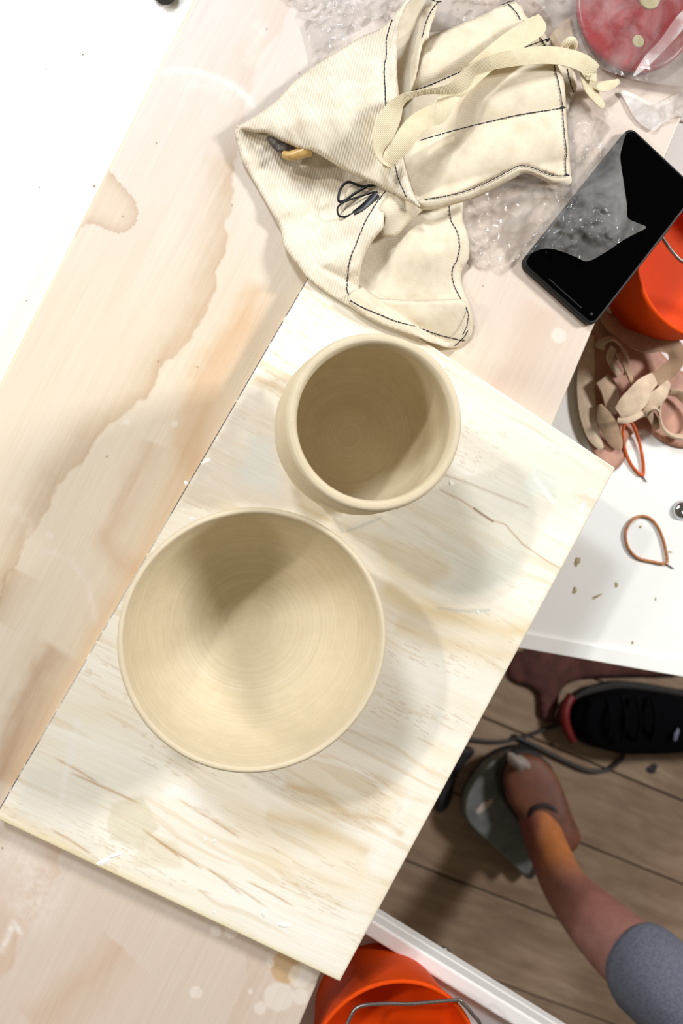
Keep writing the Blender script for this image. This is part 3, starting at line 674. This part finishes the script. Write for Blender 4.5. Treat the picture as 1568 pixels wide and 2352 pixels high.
# hem of the pocket panel, rolled
h_hem = rbf([(950, 470, .024), (1000, 470, .022), (1080, 455, .019), (1140, 425, .022), (1195, 392, .026), (1240, 400, .020), (1306, 415, .016)])
hem, s_hem = cloth('rolled_hem', [(956, 462), (975, 455), (1020, 449), (1075, 435), (1130, 411), (1165, 392), (1192, 379), (1222, 383), (1250, 395), (1276, 403), (1310, 403), (1309, 428), (1285, 427), (1262, 422), (1235, 408), (1205, 398), (1180, 410), (1140, 432), (1090, 455), (1040, 470), (1000, 480), (970, 481)], h_hem, CANV, roll, 5, .0014, (11, .0045), (.0006, 50))
stitches('stitching', [(975, 458), (1020, 451), (1075, 437), (1130, 413), (1165, 394), (1192, 381), (1222, 385), (1250, 397), (1276, 404), (1310, 403)], lambda x, y: s_hem(x, y) - .0006, roll)
# inside of the top flap curling down to the pockets
h_curl = rbf([(930, 20, .012), (915, 80, .006), (913, 200, .008), (950, -10, .020), (1010, -10, .030), (1000, 40, .029), (985, 70, .027), (968, 110, .0245), (950, 180, .021), (930, 230, .018), (918, 255, .016)])
curl, s_curl = cloth('curled_edge', [(906, 40), (940, -12), (975, -40), (1025, -40), (1008, 5), (996, 40), (986, 70), (984, 84), (968, 105), (955, 170), (935, 225), (908, 262), (902, 200), (900, 100)], h_curl, CANV, roll, 6, .0014, (5, .001), (.0005, 50))
stitches('stitching', [(1005, 5), (990, 25), (978, 50), (972, 75), (968, 86)], s_curl, roll); stitches('stitching', [(985, -4), (998, 2), (1013, 4)], s_curl, roll)
# upper flap: bright fold
h_flap = rbf([(541, 292, .014), (600, 262, .018), (640, 222, .014), (700, 165, .010), (780, 112, .012), (850, 73, .020), (900, 40, .036), (935, 0, .040), (912, 130, .041), (915, 230, .040), (920, 330, .034), (940, 410, .034), (962, 476, .030), (880, 436, .026), (780, 385, .026), (700, 345, .026), (640, 318, .022), (600, 303, .018), (700, 270, .036), (800, 220, .040), (850, 320, .038), (640, 290, .026), (760, 180, .028), (880, 200, .040)])
flap, s_flap = cloth('upper_flap', [(541, 292), (556, 284), (600, 256), (640, 226), (670, 192), (705, 163), (740, 138), (775, 117), (830, 84), (870, 67), (893, 47), (915, 20), (945, -15), (965, -40), (985, -40), (955, -18), (935, 10), (922, 45), (914, 85), (912, 130), (912, 175), (915, 210), (916, 260), (918, 320), (926, 365), (938, 410), (950, 445), (966, 478), (945, 468), (910, 450), (880, 436), (850, 420), (812, 402), (780, 385), (752, 367), (722, 350), (698, 347), (668, 334), (640, 322), (612, 306), (580, 304)], h_flap, TW, roll, 6, .0016, (9, .0045), (.0034, 60), rotn=-.4)
stitches('stitching', [(900, 45), (888, 85), (886, 130), (882, 155), (884, 200), (885, 240), (887, 262)], s_flap, roll)
stitches('stitching', [(904, 365), (910, 395), (920, 425), (932, 452)], s_flap, roll)
# layer peeping out at the right
pe, s_pe = cloth('back_layer', [(1262, 112), (1290, 130), (1318, 165), (1324, 200), (1312, 232), (1299, 262), (1285, 200)], rbf([(1262, 112, .010), (1320, 180, .006), (1300, 255, .004)]), CANV, roll, 6, .0014, (5, .001), (.0005, 50))
stitches('stitching', [(1303, 158), (1308, 185), (1317, 212)], s_pe, roll)
# knot bulb
recen = ptube('tie_knot', [(1292, 118, ZB + .016), (1298, 102, ZB + .022), (1308, 93, ZB + .024), (1317, 98, ZB + .020), (1314, 112, ZB + .016), (1302, 122, ZB + .014)], .0032, M['tape'], roll)
# tape ties
ribbon('tape_tie', [(1240, 40, .024, 10, 20), (1232, 60, .029, 24, 4), (1170, 100, .030, 25, 0), (1110, 148, .032, 24, 0), (1060, 195, .034, 22, 10), (1030, 225, .040, 22, -10), (1010, 262, .042, 20, 20), (985, 268, .046, 22, 10), (950, 292, .050, 24, -10), (920, 335, .050, 22, 10), (893, 372, .046, 12, 20), (884, 385, .044, 6, 0)], M['tape'], roll)
ribbon('tape_tie', [(1300, 122, .020, 8), (1360, 168, .022, 20, 20), (1338, 145, .026, 20, 10), (1290, 130, .028, 21, 0), (1240, 127, .032, 20, 5), (1180, 133, .036, 18, 15), (1130, 143, .040, 16, 35), (1092, 158, .044, 16, 55), (1062, 188, .044, 20, 30), (1030, 203, .046, 13, 55), (985, 209, .050, 8, 70), (945, 218, .053, 9, 65), (920, 232, .055, 14, 40), (900, 262, .054, 24, 15), (882, 305, .052, 24, 10), (870, 345, .049, 16, 30), (878, 372, .047, 8, 40), (900, 383, .043, 5, 20)], M['tape'], roll)
ribbon('tape_end', [(1335, 140, .024, 14, 0), (1352, 180, .018, 26, 10), (1362, 212, .013, 22, 20), (1385, 246, .008, 7, 10)], M['tape'], roll)
ribbon('tape_end', [(1348, 186, .016, 6, 0), (1375, 198, .014, 12, 10), (1400, 196, .012, 11, -10), (1421, 186, .009, 5, 0)], M['tape'], roll)

# tools showing between the folds
zt = ZB + .022
lt = thing('loop_tool', 'black steel wire loop tool poking out between the canvas folds', 'tool', V(815, 455, ZB + .010))
ptube('wire_loop', [(862, 425, ZB + .0190), (830, 428, ZB + .0170), (800, 418, ZB + .0150), (783, 432, ZB + .0140), (777, 460, ZB + .0130), (790, 462, ZB + .0130), (812, 446, ZB + .0150), (850, 424, ZB + .0190)], .0011, M['black_steel'], lt)
ptube('wire_loop', [(862, 440, ZB + .0190), (830, 450, ZB + .0170), (790, 464, ZB + .0140), (775, 478, ZB + .0130), (779, 496, ZB + .0120), (795, 497, ZB + .0120), (815, 486, ZB + .0140), (845, 460, ZB + .0190), (866, 440, ZB + .0210)], .0008, M['black_steel'], lt)
ribbon('blade', [(812, 490, .015, 5, 20), (835, 474, .018, 8, 30), (866, 445, .021, 8, 20)], M['black_steel'], lt)
dk = thing('sponge_pad', 'dark speckled scrubbing pad tucked under the canvas flap tip', 'scrubber', V(650, 335, ZB + .010))
cloth('pad', [(614, 314), (640, 318), (668, 330), (700, 345), (668, 352), (640, 350), (622, 335)], .0185, M['dark_mesh'], dk, 5, .004, (7, .003), (.0025, 12))
am = ptube('wooden_rib', [(650, 354, ZB + .017), (666, 358, ZB + .019), (690, 352, ZB + .021), (712, 344, ZB + .022)], np.linspace(.0028, .0052, 19), M['amber']); recentre(am)
tag(am, 'small amber coloured wooden tool tip beside the dark scrubbing pad', 'tool')

# ================================================================== phone
ph = thing('phone', 'black smartphone lying screen up, half covered by clear plastic', 'phone', V(1400, 500, ZB))
zp = ZB + .0088
A = U(1196, 604, zp)[:2]; Bp = U(1362, 752, zp)[:2]; Cp = U(1436, 276, zp)[:2]
ex = (Bp - A); wd = np.linalg.norm(ex); ex /= wd; ey = np.array([-ex[1], ex[0]]); 
lg = (Cp - A) @ ey
def rrect(x0, y0, x1, y1, r, n=7):
    out = []
    for cx, cy, a in ((x1 - r, y1 - r, 0), (x0 + r, y1 - r, 90), (x0 + r, y0 + r, 180), (x1 - r, y0 + r, 270)):
        for k in range(n): t = math.radians(a + 90 * k / (n - 1)); out.append((cx + r * math.cos(t), cy + r * math.sin(t)))
    return out
def P2(q): return [tuple(A + ex * x + ey * y) for x, y in q]
prism('case', P2(rrect(0, 0, wd, lg, .0075)), ZB + .0003, zp - .0007, M['phone_frame'], ph, .0016, 3)
prism('screen', P2(rrect(.0022, .0022, wd - .0022, lg - .0022, .006)), zp - .0009, zp - .0001, M['phone_glass'], ph, .0003)
prism('speaker_slot', P2(rrect(wd * .33, .0055, wd * .78, .0062, .0003, 3)), zp - .0003, zp + .00003, M['phone_mark'], ph)
prism('sensor_dot', P2([(wd * .9 + .0012 * math.cos(a), .0078 + .0012 * math.sin(a)) for a in np.linspace(0, 6.28, 12, endpoint=False)]), zp - .0003, zp + .00003, M['phone_mark'], ph)
prism('side_button', P2([(wd - .0001, lg * .62), (wd + .0006, lg * .62), (wd + .0006, lg * .72), (wd - .0001, lg * .72)]), ZB + .003, ZB + .006, M['phone_mark'], ph)

# ================================================================== plastics and the red disc
red = thing('red_disc', 'round red plastic disc with two pale round spots wrapped in clear plastic', 'disc', V(1462, 15, ZB))
rc = U(1462, 18, ZB + .010)
lathe('body', (rc[0], rc[1], ZB + .0055), [(0, 0), (.050, 0), (.053, .0015), (.0535, .004), (.052, .0058), (.049, .0062), (.047, .0054), (0, .0054)], M['red'], red, 72)
c1 = U(1490, -4, ZB + .011); cyl('pale_spot', c1, .0095, ZB + .0105, ZB + .0125, M['pale_disc'], red, 24, .0004)
c1 = U(1465, 95, ZB + .011); cyl('pale_spot', c1, .0052, ZB + .0105, ZB + .0118, M['pale_disc'], red, 20, .0004)
lump, _ = cloth('clay_lump', [(1262, 85), (1285, 60), (1310, 40), (1320, 80), (1335, 120), (1345, 140), (1325, 145), (1295, 120), (1275, 110)], .006, M['scrap_light'], None, 6, .004, (12, .004), (.0012, 30)); recentre(lump)
tag(lump, 'beige lump between the canvas roll and the red disc', 'clay')
o, _ = cloth('plastic_bag', [(688, -60), (692, 20), (702, 80), (716, 130), (721, 158), (735, 120), (760, 108), (850, 60), (900, 20), (960, 40), (1000, 70), (1100, 40), (1180, 10), (1225, 50), (1262, 110), (1290, 118), (1322, 90), (1330, -60)], .0022, M['film'], None, 5, 0, None, (.0006, 40), crumple=(.0032, 44)); recentre(o)
tag(o, 'clear crinkled plastic sheet at the top edge, behind the canvas roll', 'plastic')
o, _ = cloth('plastic_bag', [(1225, -60), (1262, 40), (1285, 100), (1330, 140), (1380, 158), (1420, 172), (1470, 186), (1520, 193), (1570, 198), (1700, 190), (1720, -60)], rbf([(1262, 0, .016), (1330, 130, .0145), (1450, 30, .0165), (1400, 160, .014), (1480, 186, .0085), (1600, 190, .012), (1600, 0, .016), (1450, 120, .016)]), M['film_thin'], None, 5, 0, None, (.0007, 50), crumple=(.0012, 60)); recentre(o)
tag(o, 'clear plastic bag stretched over the red disc in the top right corner', 'plastic')
o, _ = cloth('crease_highlight', [(1548, 45), (1575, 20), (1572, 60), (1530, 110), (1490, 150), (1453, 176), (1480, 130), (1515, 92)], rbf([(1560, 40, .0205), (1520, 110, .0205), (1460, 170, .0185)]), M['tissue'], o, 5, 0, None, (.0004, 20))  # whiter strip laid on the film as a painted highlight along its fold
def h_bag(px, py):
    # lies on bench, climbs onto the phone
    w_ = U(px, py, np.full(np.shape(px), ZB + .009))[..., :2] - A; a = w_ @ ex; b = w_ @ ey
    on = sstep(-.006, .002, a) * sstep(-.006, .002, b) * (1 - sstep(lg, lg + .006, b)); return .0018 + .0095 * on + hb0(px, py)
hb0 = rbf([(1060, 560, 0), (1150, 600, 0), (1350, 598, .004), (1480, 522, .008), (1440, 300, .004), (1340, 500, .010), (1180, 480, .006), (1250, 560, .003), (1400, 420, .006), (1380, 520, .010), (1320, 250, .001)])
o, _ = cloth('plastic_bag', [(1290, 200), (1330, 210), (1365, 232), (1395, 262), (1436, 292), (1430, 330), (1424, 362), (1432, 420), (1439, 470), (1441, 500), (1463, 512), (1484, 522), (1462, 535), (1430, 552), (1392, 578), (1350, 600), (1322, 590), (1288, 577), (1262, 571), (1240, 573), (1205, 588), (1150, 610), (1120, 607), (1076, 604), (1040, 560), (1030, 480), (1100, 380), (1200, 300)], h_bag, M['film'], None, 4.5, 0, None, (.0012, 60), crumple=(.0055, 60)); recentre(o)
tag(o, 'crinkled clear plastic bag lying from the canvas roll onto the black phone', 'plastic')
o, _ = cloth('plastic_scrap', [(1424, 208), (1450, 214), (1500, 236), (1530, 228), (1575, 204), (1600, 230), (1590, 262), (1552, 268), (1520, 284), (1502, 300), (1478, 290), (1455, 268), (1440, 240)], .0025, M['tissue'], None, 5, 0, None, (.001, 30), crumple=(.0015, 26)); recentre(o)
tag(o, 'frosted white plastic scrap on the bench below the red disc', 'plastic')

# ================================================================== right tray with its things
def tray(name, label, A_, B_, depth, ext, legs):
    """A_, B_ frame points on the visible outer edge of the rim; the tray lies to the left of A->B (seen from above)"""
    a = U(*A_, ZTRAY + .006)[:2]; b = U(*B_, ZTRAY + .006)[:2]; e_ = (b - a) / np.linalg.norm(b - a); n_ = np.array([-e_[1], e_[0]])
    L0, L1 = -ext[0], ext[1]
    root = thing(name, label, 'tray', (float(a[0]), float(a[1]), 0.0))
    def W(x, y): p = a + e_ * x + n_ * y; return (p[0], p[1])
    prism('tray_floor', [W(L0, 0), W(L1, 0), W(L1, depth), W(L0, depth)], ZTRAY - .02, ZTRAY, M['white_plastic'], root, .003)
    r = ext[2]; 
    # rim: bevelled lip round the edge
    for q in ([W(L0, 0), W(L1, 0), W(L1, r), W(L0, r)], [W(L0, depth - r), W(L1, depth - r), W(L1, depth), W(L0, depth)],
              [W(L0, r + .0003), W(L0 + r, r + .0003), W(L0 + r, depth - r - .0003), W(L0, depth - r - .0003)], [W(L1 - r, r + .0003), W(L1, r + .0003), W(L1, depth - r - .0003), W(L1 - r, depth - r - .0003)]):
        prism('rim', q, ZTRAY + .0001, ZTRAY + ext[3], M['white_plastic'], root, .0025, 3)
    for x, y in legs:
        p = np.array(W(x, y)); prism('leg', [(p[0] - .018, p[1] - .018), (p[0] + .018, p[1] - .018), (p[0] + .018, p[1] + .018), (p[0] - .018, p[1] + .018)], .0005, ZTRAY - .0201, M['legmetal'], root)
    return root
tr = tray('side_tray', 'white plastic side tray at the right holding clay scraps and two cord loops', (1205, 1492), (1568, 1556), .56, (.10, .30, .0165, .0035), ((.02, .10), (.02, .50), (.25, .50), (.25, .16)))
for i, (x, y, rx, ry, an) in enumerate(((1319, 1356, 5, 11, .2), (1370, 1370, 16, 3, -.5), (1415, 1343, 5, 7, .3), (1325, 1290, 8, 12, .2), (1470, 1210, 4, 4, 0), (1452, 1476, 3, 5, 0), (1538, 1268, 5, 3, 0), (1505, 1376, 2.5, 5, 0))):
    tag(blob('clay_smear', x, y, ZTRAY + .0001, rx, ry, M['slipdirt'], tr, .0004, an, seed=i + 60), 'grey green dried smear')
sw = U(1563, 1172, ZTRAY)
o = lathe('dome_bolt', (sw[0], sw[1], ZTRAY + .0002), smoothprof([(0, 0), (.0092, 0), (.0094, .0012), (.0082, .0042), (.0055, .0062), (.0030, .0066), (.0026, .0050), (0, .0048)], 4), M['chrome'], tr, 32)
o['label'] = 'shiny domed steel bolt'
def bucket(label, cx, cy, rpx, handle, zr):
    c = U(cx, cy, zr); r = rpx * sc(zr); b = thing('bucket', label, 'bucket', (c[0], c[1], ZTRAY + .0004), 'small orange buckets on the white trays')
    h = zr - ZTRAY - .0004
    lathe('pail', (c[0], c[1], ZTRAY + .0004), smoothprof([(0, 0), (r * .74, 0), (r * .78, .002), (r * .93, h * .85), (r * .94, h * .93), (r * .99, h * .95), (r, h * .985), (r * .985, h), (r * .955, h * .995), (r * .93, h * .93), (r * .91, h * .84), (r * .86, h * .6), (r * .82, h * .5), (r * .7, h * .46), (0, h * .46)], 4), M['orange'], b, 96)
    ptube('handle', handle, .0016, M['wire'], b, 8, 5)
    return b
zr = .708
bucket('orange plastic bucket beside the phone at the right edge', 1630, 600, 196, [(1450, 520, zr - .012), (1490, 500, zr + .003), (1520, 545, zr + .004), (1545, 580, zr + .004), (1575, 605, zr + .003), (1640, 620, zr + .003), (1720, 640, zr + .003), (1800, 700, zr - .012)], zr)
# cord loops with twisted ends
def cord(label, pts, tail, mat, rr):
    c = V(pts[0][0], pts[0][1], ZTRAY); o = thing('cord_loop', label, 'cord', c, 'cord loops on the white tray')
    ptube('loop', [(x, y, ZTRAY + .0004 + rr + h) for x, y, h in pts], rr, mat, o, 8, 6, True)
    ptube('twisted_end', [(x, y, ZTRAY + .0012) for x, y in tail], .0009, M['wire'], o, 6, 4)
cord('bright orange narrow cord loop hanging below the clay scraps', [(1440, 968, .006), (1430, 990, .004), (1434, 1030, .001), (1450, 1068, 0), (1474, 1092, 0), (1477, 1068, 0), (1471, 1030, .001), (1462, 998, .003), (1452, 974, .006)], [(1474, 1090), (1480, 1100), (1484, 1106)], M['cord_orange'], .0016)
cord('brown speckled teardrop cord loop lying alone on the white tray', [(1474, 1185, 0), (1450, 1196, 0), (1436, 1222, 0), (1441, 1255, 0), (1462, 1280, 0), (1498, 1290, 0), (1529, 1293, 0), (1528, 1262, 0), (1516, 1222, 0), (1498, 1195, 0)], [(1529, 1293), (1538, 1300), (1546, 1306)], M['cord_brown'], .0015)

# clay scraps: curled ribbons cut off a pot
def scrap(label, pts, mat=None, th=.0022):
    o = ribbon('clay_ribbon', pts, mat or M['scrap'], None, ZTRAY + .003, th, 8, .0010); recentre(o); tag(o, label, 'clay scrap', 'clay trimmings heaped on the white tray'); return o
sk, _ = cloth('bounce_tint_sheet', [(1336, 860), (1350, 780), (1390, 720), (1450, 745), (1500, 790), (1560, 850), (1640, 880), (1640, 1010), (1575, 1030), (1520, 1015), (1478, 985), (1440, 1010), (1432, 1058), (1400, 1082), (1362, 1040), (1340, 960)], .0026, plain('pink_bounce_tint', (186, 138, 116), .55, .14, 50), None, 8, .0014, (8, .001), (.0008, 40), base=ZTRAY); recentre(sk)  # sheet added to colour the tray floor with orange bounce and shade
tag(sk, 'thin flat pinkish sheet added under the heap of trimmings as painted orange bounce and shade', 'clay scrap')
scrap('long flat clay ribbon snaking from the bench edge around the top of the scrap heap', [(1370, 700, .004, 10, 0), (1400, 745, .010, 16, 20), (1440, 775, .014, 22, 20), (1480, 790, .016, 22, 10), (1520, 790, .018, 20, 0), (1548, 800, .020, 20, -20), (1552, 830, .018, 18, -20), (1530, 855, .014, 20, 0), (1500, 880, .012, 20, 0), (1480, 905, .010, 18, 0)])
scrap('upright curled clay strip at the upper left of the scrap heap', [(1378, 800, .012, 12, 55), (1384, 785, .016, 12, 60), (1405, 778, .018, 12, 60), (1428, 795, .018, 14, 50), (1440, 830, .014, 12, 50), (1436, 860, .008, 10, 40)])
scrap('small hollow clay curl inside the strip at the upper left of the heap', [(1408, 800, .014, 12, 30), (1400, 820, .014, 12, 30), (1408, 840, .012, 10, 20), (1420, 860, .010, 9, 10)], M['scrap_light'])
scrap('wide clay strip standing along the shaded left side of the heap', [(1348, 770, .003, 16, 0), (1346, 830, .003, 20, 0), (1344, 890, .003, 22, 0), (1350, 950, .003, 22, 0), (1362, 1000, .003, 16, 0), (1380, 1030, .003, 6, 0)], M['scrap_light'])
scrap('dark leaf-shaped clay flake at the lower left of the heap', [(1376, 930, .010, 4, -20), (1388, 960, .012, 18, -25), (1402, 990, .010, 20, -25), (1416, 1018, .006, 14, -20), (1424, 1030, .004, 4, 0)])
scrap('broad clay strip in the middle left of the heap', [(1382, 870, .012, 20, 10), (1398, 895, .012, 24, 10), (1404, 930, .010, 20, 10), (1400, 950, .008, 14, 0)])
scrap('torn pale clay flap in the middle of the heap with ridged end', [(1500, 870, .020, 16, 10), (1478, 890, .024, 24, 0), (1460, 915, .024, 28, -10), (1440, 935, .022, 26, -10), (1420, 948, .018, 14, -10)], M['scrap_light'], .003)
scrap('crumbly whitish clay piece at the right of the heap', [(1532, 880, .020, 8, 20), (1515, 905, .024, 16, 0), (1492, 925, .022, 20, 10), (1470, 945, .018, 14, 0), (1440, 955, .012, 8, 0)], M['scrap_light'], .004)
scrap('round open clay ring curl at the right edge below the heap', [(1518, 915, .010, 12, 60), (1512, 950, .010, 13, 60), (1522, 985, .010, 13, 60), (1548, 1002, .010, 13, 60), (1580, 1000, .010, 13, 60), (1600, 970, .010, 13, 60), (1590, 935, .010, 12, 60), (1560, 905, .010, 12, 60), (1535, 900, .010, 10, 60)], M['scrap_light'])
scrap('short clay stub jutting between the orange loop and the ring curl', [(1490, 950, .010, 10, 0), (1500, 965, .008, 12, 10), (1508, 985, .005, 6, 0)])

scrap('small curled clay crumb between the torn flap and the ring curl', [(1476, 948, .020, 6, 20), (1486, 940, .026, 9, 40), (1500, 938, .028, 8, 60), (1510, 946, .024, 5, 60)], M['scrap_light'], .0026)
scrap('narrow ridged clay strip lying along the bottom of the torn flap', [(1418, 966, .022, 4, 0), (1440, 966, .026, 6, 10), (1462, 956, .026, 6, 10), (1478, 944, .022, 4, 0)], M['scrap_light'], .0026)
scrap('short dark clay twist leaning across the middle of the heap', [(1418, 812, .022, 7, 30), (1432, 836, .024, 10, 40), (1444, 862, .022, 9, 30), (1452, 884, .016, 5, 20)])

# ================================================================== lower tray and bucket
t2 = tray('wheel_tray', 'white plastic tray at the bottom edge holding an orange bucket', (1235, 2333), (870, 2108), .42, (.22, .26, .015, .022), ((.12, .16), (.20, .16), (.12, .36), (.20, .36)))
o = bucket('orange plastic bucket with bent wire handle at the bottom edge', 905, 2448, 205, [(715, 2440, zr - .012), (780, 2385, zr + .002), (800, 2345, zr + .003), (822, 2313, zr + .003), (880, 2305, zr + .003), (950, 2305, zr + .003), (1045, 2297, zr + .003), (1062, 2304, zr + .003), (1085, 2330, zr + .002), (1105, 2360, zr), (1112, 2440, zr - .012)], zr)

# ================================================================== floor level things
def limb(name, rows, mat, parent, seg=20, squash=None, colour=None, sub=1):
    P = cr(rows, 6); W = U(P[:, 0], P[:, 1], P[:, 2]); R = P[:, 3] * sc(P[:, 2])
    o = tube(name, W, R, mat, parent, seg, False, squash)
    if colour is not None:
        n = len(o.data.vertices); a = np.empty(n * 3); o.data.vertices.foreach_get('co', a); a = a.reshape(-1, 3)
        px, py = PX(a); colour_attr(o.data, colour(px, py))
    return subsurf(o, sub) if sub else o
per = thing('person', 'bare lower leg of a person in grey shorts, brown shoe on a pedal', 'person', V(1240, 1850, 0))
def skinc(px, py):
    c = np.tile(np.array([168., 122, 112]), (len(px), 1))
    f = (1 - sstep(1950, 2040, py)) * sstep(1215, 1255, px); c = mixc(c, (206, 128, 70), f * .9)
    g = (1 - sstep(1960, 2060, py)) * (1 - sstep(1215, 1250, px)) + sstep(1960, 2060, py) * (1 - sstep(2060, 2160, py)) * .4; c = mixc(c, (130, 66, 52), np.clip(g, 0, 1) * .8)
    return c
limb('leg_skin', [(1205, 1800, .08, 26), (1232, 1875, .10, 45), (1262, 1960, .15, 50), (1304, 2045, .22, 58), (1390, 2140, .31, 80), (1520, 2262, .40, 96), (1700, 2430, .46, 104)], M['skin'], per, colour=skinc)
limb('shorts_leg', [(1476, 2222, .370, 100), (1480, 2225, .374, 110), (1486, 2230, .378, 113), (1520, 2262, .40, 114), (1600, 2340, .435, 118), (1700, 2430, .46, 130)], M['grey_knit'], per)
# shoe: sole outline and shaped upper
def shoe(parent, name, toe, heel, hw, z0, hgt, mat, white=None, solem=None, opening=True):
    a = U(*toe, z0)[:2]; b = U(*heel, z0)[:2]; d_ = b - a; L = np.linalg.norm(d_); d_ /= L; s_ = np.array([-d_[1], d_[0]]); hw = hw * sc(z0)
    vs = []; fs = []; N = 22; K = 16
    for i in range(N):
        t = i / (N - 1); w_ = hw * (np.interp(t, [0, .03, .12, .3, .5, .7, .9, .97, 1], [.12, .42, .78, 1, .93, .78, .76, .55, .2])); hh = np.interp(t, [0, .05, .2, .4, .6, .8, .95, 1], [.25, .42, .55, .72, .95, 1.05, 1.0, .6]) * hgt
        for j in range(K):
            q = 2 * math.pi * j / K; x = w_ * math.copysign(abs(math.cos(q)) ** .8, math.cos(q)); zq = math.sin(q)
            z = z0 + hh * .5 + hh * .5 * math.copysign(abs(zq) ** (.8 if zq > 0 else .35), zq)
            p = a + d_ * L * t + s_ * x; vs.append((p[0], p[1], z))
    for i in range(N - 1):
        for j in range(K): l = (j + 1) % K; fs.append((i * K + j, (i + 1) * K + j, (i + 1) * K + l, i * K + l))
    fs.append(tuple(range(K))); fs.append(tuple(range((N - 1) * K, N * K))[::-1])
    me = mesh(name, vs, fs); bm = bmesh.new(); bm.from_mesh(me); bmesh.ops.recalc_face_normals(bm, faces=bm.faces); bm.to_mesh(me); bm.free()
    up = link(name, me, mat, parent); subsurf(up)
    # sole
    ring = []
    for sgn in (1, -1):
        seq = range(N) if sgn == 1 else range(N - 1, -1, -1)
        for i in seq:
            t = i / (N - 1); w_ = hw * 1.06 * (np.interp(t, [0, .03, .12, .3, .5, .7, .9, .97, 1], [.12, .42, .78, 1, .93, .78, .76, .55, .2])); p = a + d_ * (L * 1.03 * t - .015 * L) + s_ * sgn * w_; ring.append((p[0], p[1]))
    prism('sole', ring, z0 - .016, z0 + .002, solem or M['dark_rubber'], parent, .003)
    return a, b, d_, s_, L, hw
per_shoe = shoe(per, 'shoe', (1178, 1732), (1282, 1940), 68, .078, .058, M['brown_leather'])
ptube('shoe_collar', [(1216, 1880, .118), (1228, 1856, .122), (1258, 1852, .124), (1284, 1874, .126), (1296, 1910, .128), (1300, 1940, .122), (1262, 1950, .120), (1228, 1930, .118)], .0042, M['dark_rubber'], per, 8, 5, True)
blob('toe_cap', 1190, 1750, .119, 30, 16, plain('white_toe_rubber', (150, 140, 132), .6), per, .010, .75)
for i, (x, y) in enumerate(((1267, 1962), (1250, 2002), (1265, 2006), (1279, 2008))):
    pass
# pedal
pd = thing('foot_pedal', 'worn grey metal pedal under the brown shoe on the floor', 'pedal', V(1130, 1880, 0))
PO = [(1068, 1850), (1085, 1800), (1130, 1745), (1190, 1720), (1240, 1735), (1262, 1800), (1262, 1880), (1245, 1960), (1222, 2022), (1180, 1990), (1120, 1935), (1076, 1890)]
pprism('base', [tuple(p) for p in cr(PO, 4, True)], .001, .032, M['dark_rubber'], pd, .004)
P2_ = [(1135 + (x - 1150) * .93 + 10, 1870 + (y - 1870) * .93) for x, y in PO]
pprism('treadle', [tuple(p) for p in cr(P2_, 4, True)], .034, .0605, M['pedal_metal'], pd, .006, 3)
blob('wear_patch', 1112, 1852, .0606, 9, 24, plain('bare_metal_patch', (190, 176, 168), .45), pd, .0006, .8)
# black sneaker
sn = thing('sneaker', 'black mesh sneaker with a red toe bumper at the right edge', 'shoe', V(1400, 1650, 0))
shoe(sn, 'upper', (1296, 1645), (1670, 1650), 82, .018, .085, M['black_mesh'])
ptube('toe_bumper', [(1316, 1700, .03), (1300, 1670, .034), (1296, 1645, .036), (1300, 1620, .034), (1312, 1598, .03)], .0085, M['red_rubber'], sn, 10)
for k in range(4):
    x = 1400 + k * 34; ptube('lace', [(x - 8, 1600, .078), (x, 1630, .094), (x + 3, 1650, .098), (x, 1672, .094), (x - 6, 1700, .078)], .0032, M['black_mesh'], sn, 8)
blob('reflector', 1553, 1688, .098, 5, 14, plain('reflector_grey', (120, 124, 150), .4), sn, .002, .2)
# cables, rag, clutter
o = ptube('pedal_cable', [(1040, 1690, .006), (1090, 1700, .006), (1150, 1704, .006), (1210, 1690, .006), (1262, 1672, .006), (1292, 1660, .006)], .0036, M['cable']); recentre(o); tag(o, 'dark cable on the floor running behind the pedal toward the sneaker toe', 'cable')
o = ptube('thin_cable', [(1180, 1690, .006), (1240, 1720, .006), (1300, 1750, .006), (1350, 1770, .006), (1395, 1768, .006), (1425, 1745, .006), (1435, 1728, .006), (1470, 1690, .003)], .0042, M['cable']); recentre(o); tag(o, 'dark cord curving out from under the black sneaker', 'cable')
cl, _ = cloth('cloth_rag', [(1180, 1500), (1290, 1490), (1420, 1510), (1568, 1530), (1568, 1552), (1440, 1556), (1330, 1562), (1286, 1590), (1278, 1655), (1240, 1650), (1230, 1590), (1170, 1560)], .012, M['rag'], None, 9, .004, (20, .008), (.008, 60), base=0); recentre(cl)
tag(cl, 'dark red-brown cloth heap on the floor under the tray edge behind the sneaker', 'rag')
cl, _ = cloth('dark_bag', [(1025, 1730), (1060, 1712), (1084, 1718), (1088, 1732), (1066, 1756), (1046, 1790), (1036, 1835), (1022, 1860), (1000, 1860), (1000, 1780)], .022, M['dark_rubber'], None, 9, .004, (20, .014), (.010, 40), base=0); recentre(cl)
tag(cl, 'dark crumpled bag on the floor between the board edge and the pedal', 'bag')
bt = U(1018, 2190, .006)
o = lathe('floor_bolt', (bt[0], bt[1], 0.0002), smoothprof([(0, 0), (.010, 0), (.011, .003), (.008, .007), (.004, .009), (0, .0092)], 4), M['chrome'], None, 24); recentre(o); tag(o, 'small steel bolt head on the floor beside the lower white tray', 'bolt')
o = blob('floor_mark', 1497, 1766, .0003, 13, 11, M['dark_rubber'], fl, .0008); o.name = 'knot_spot'
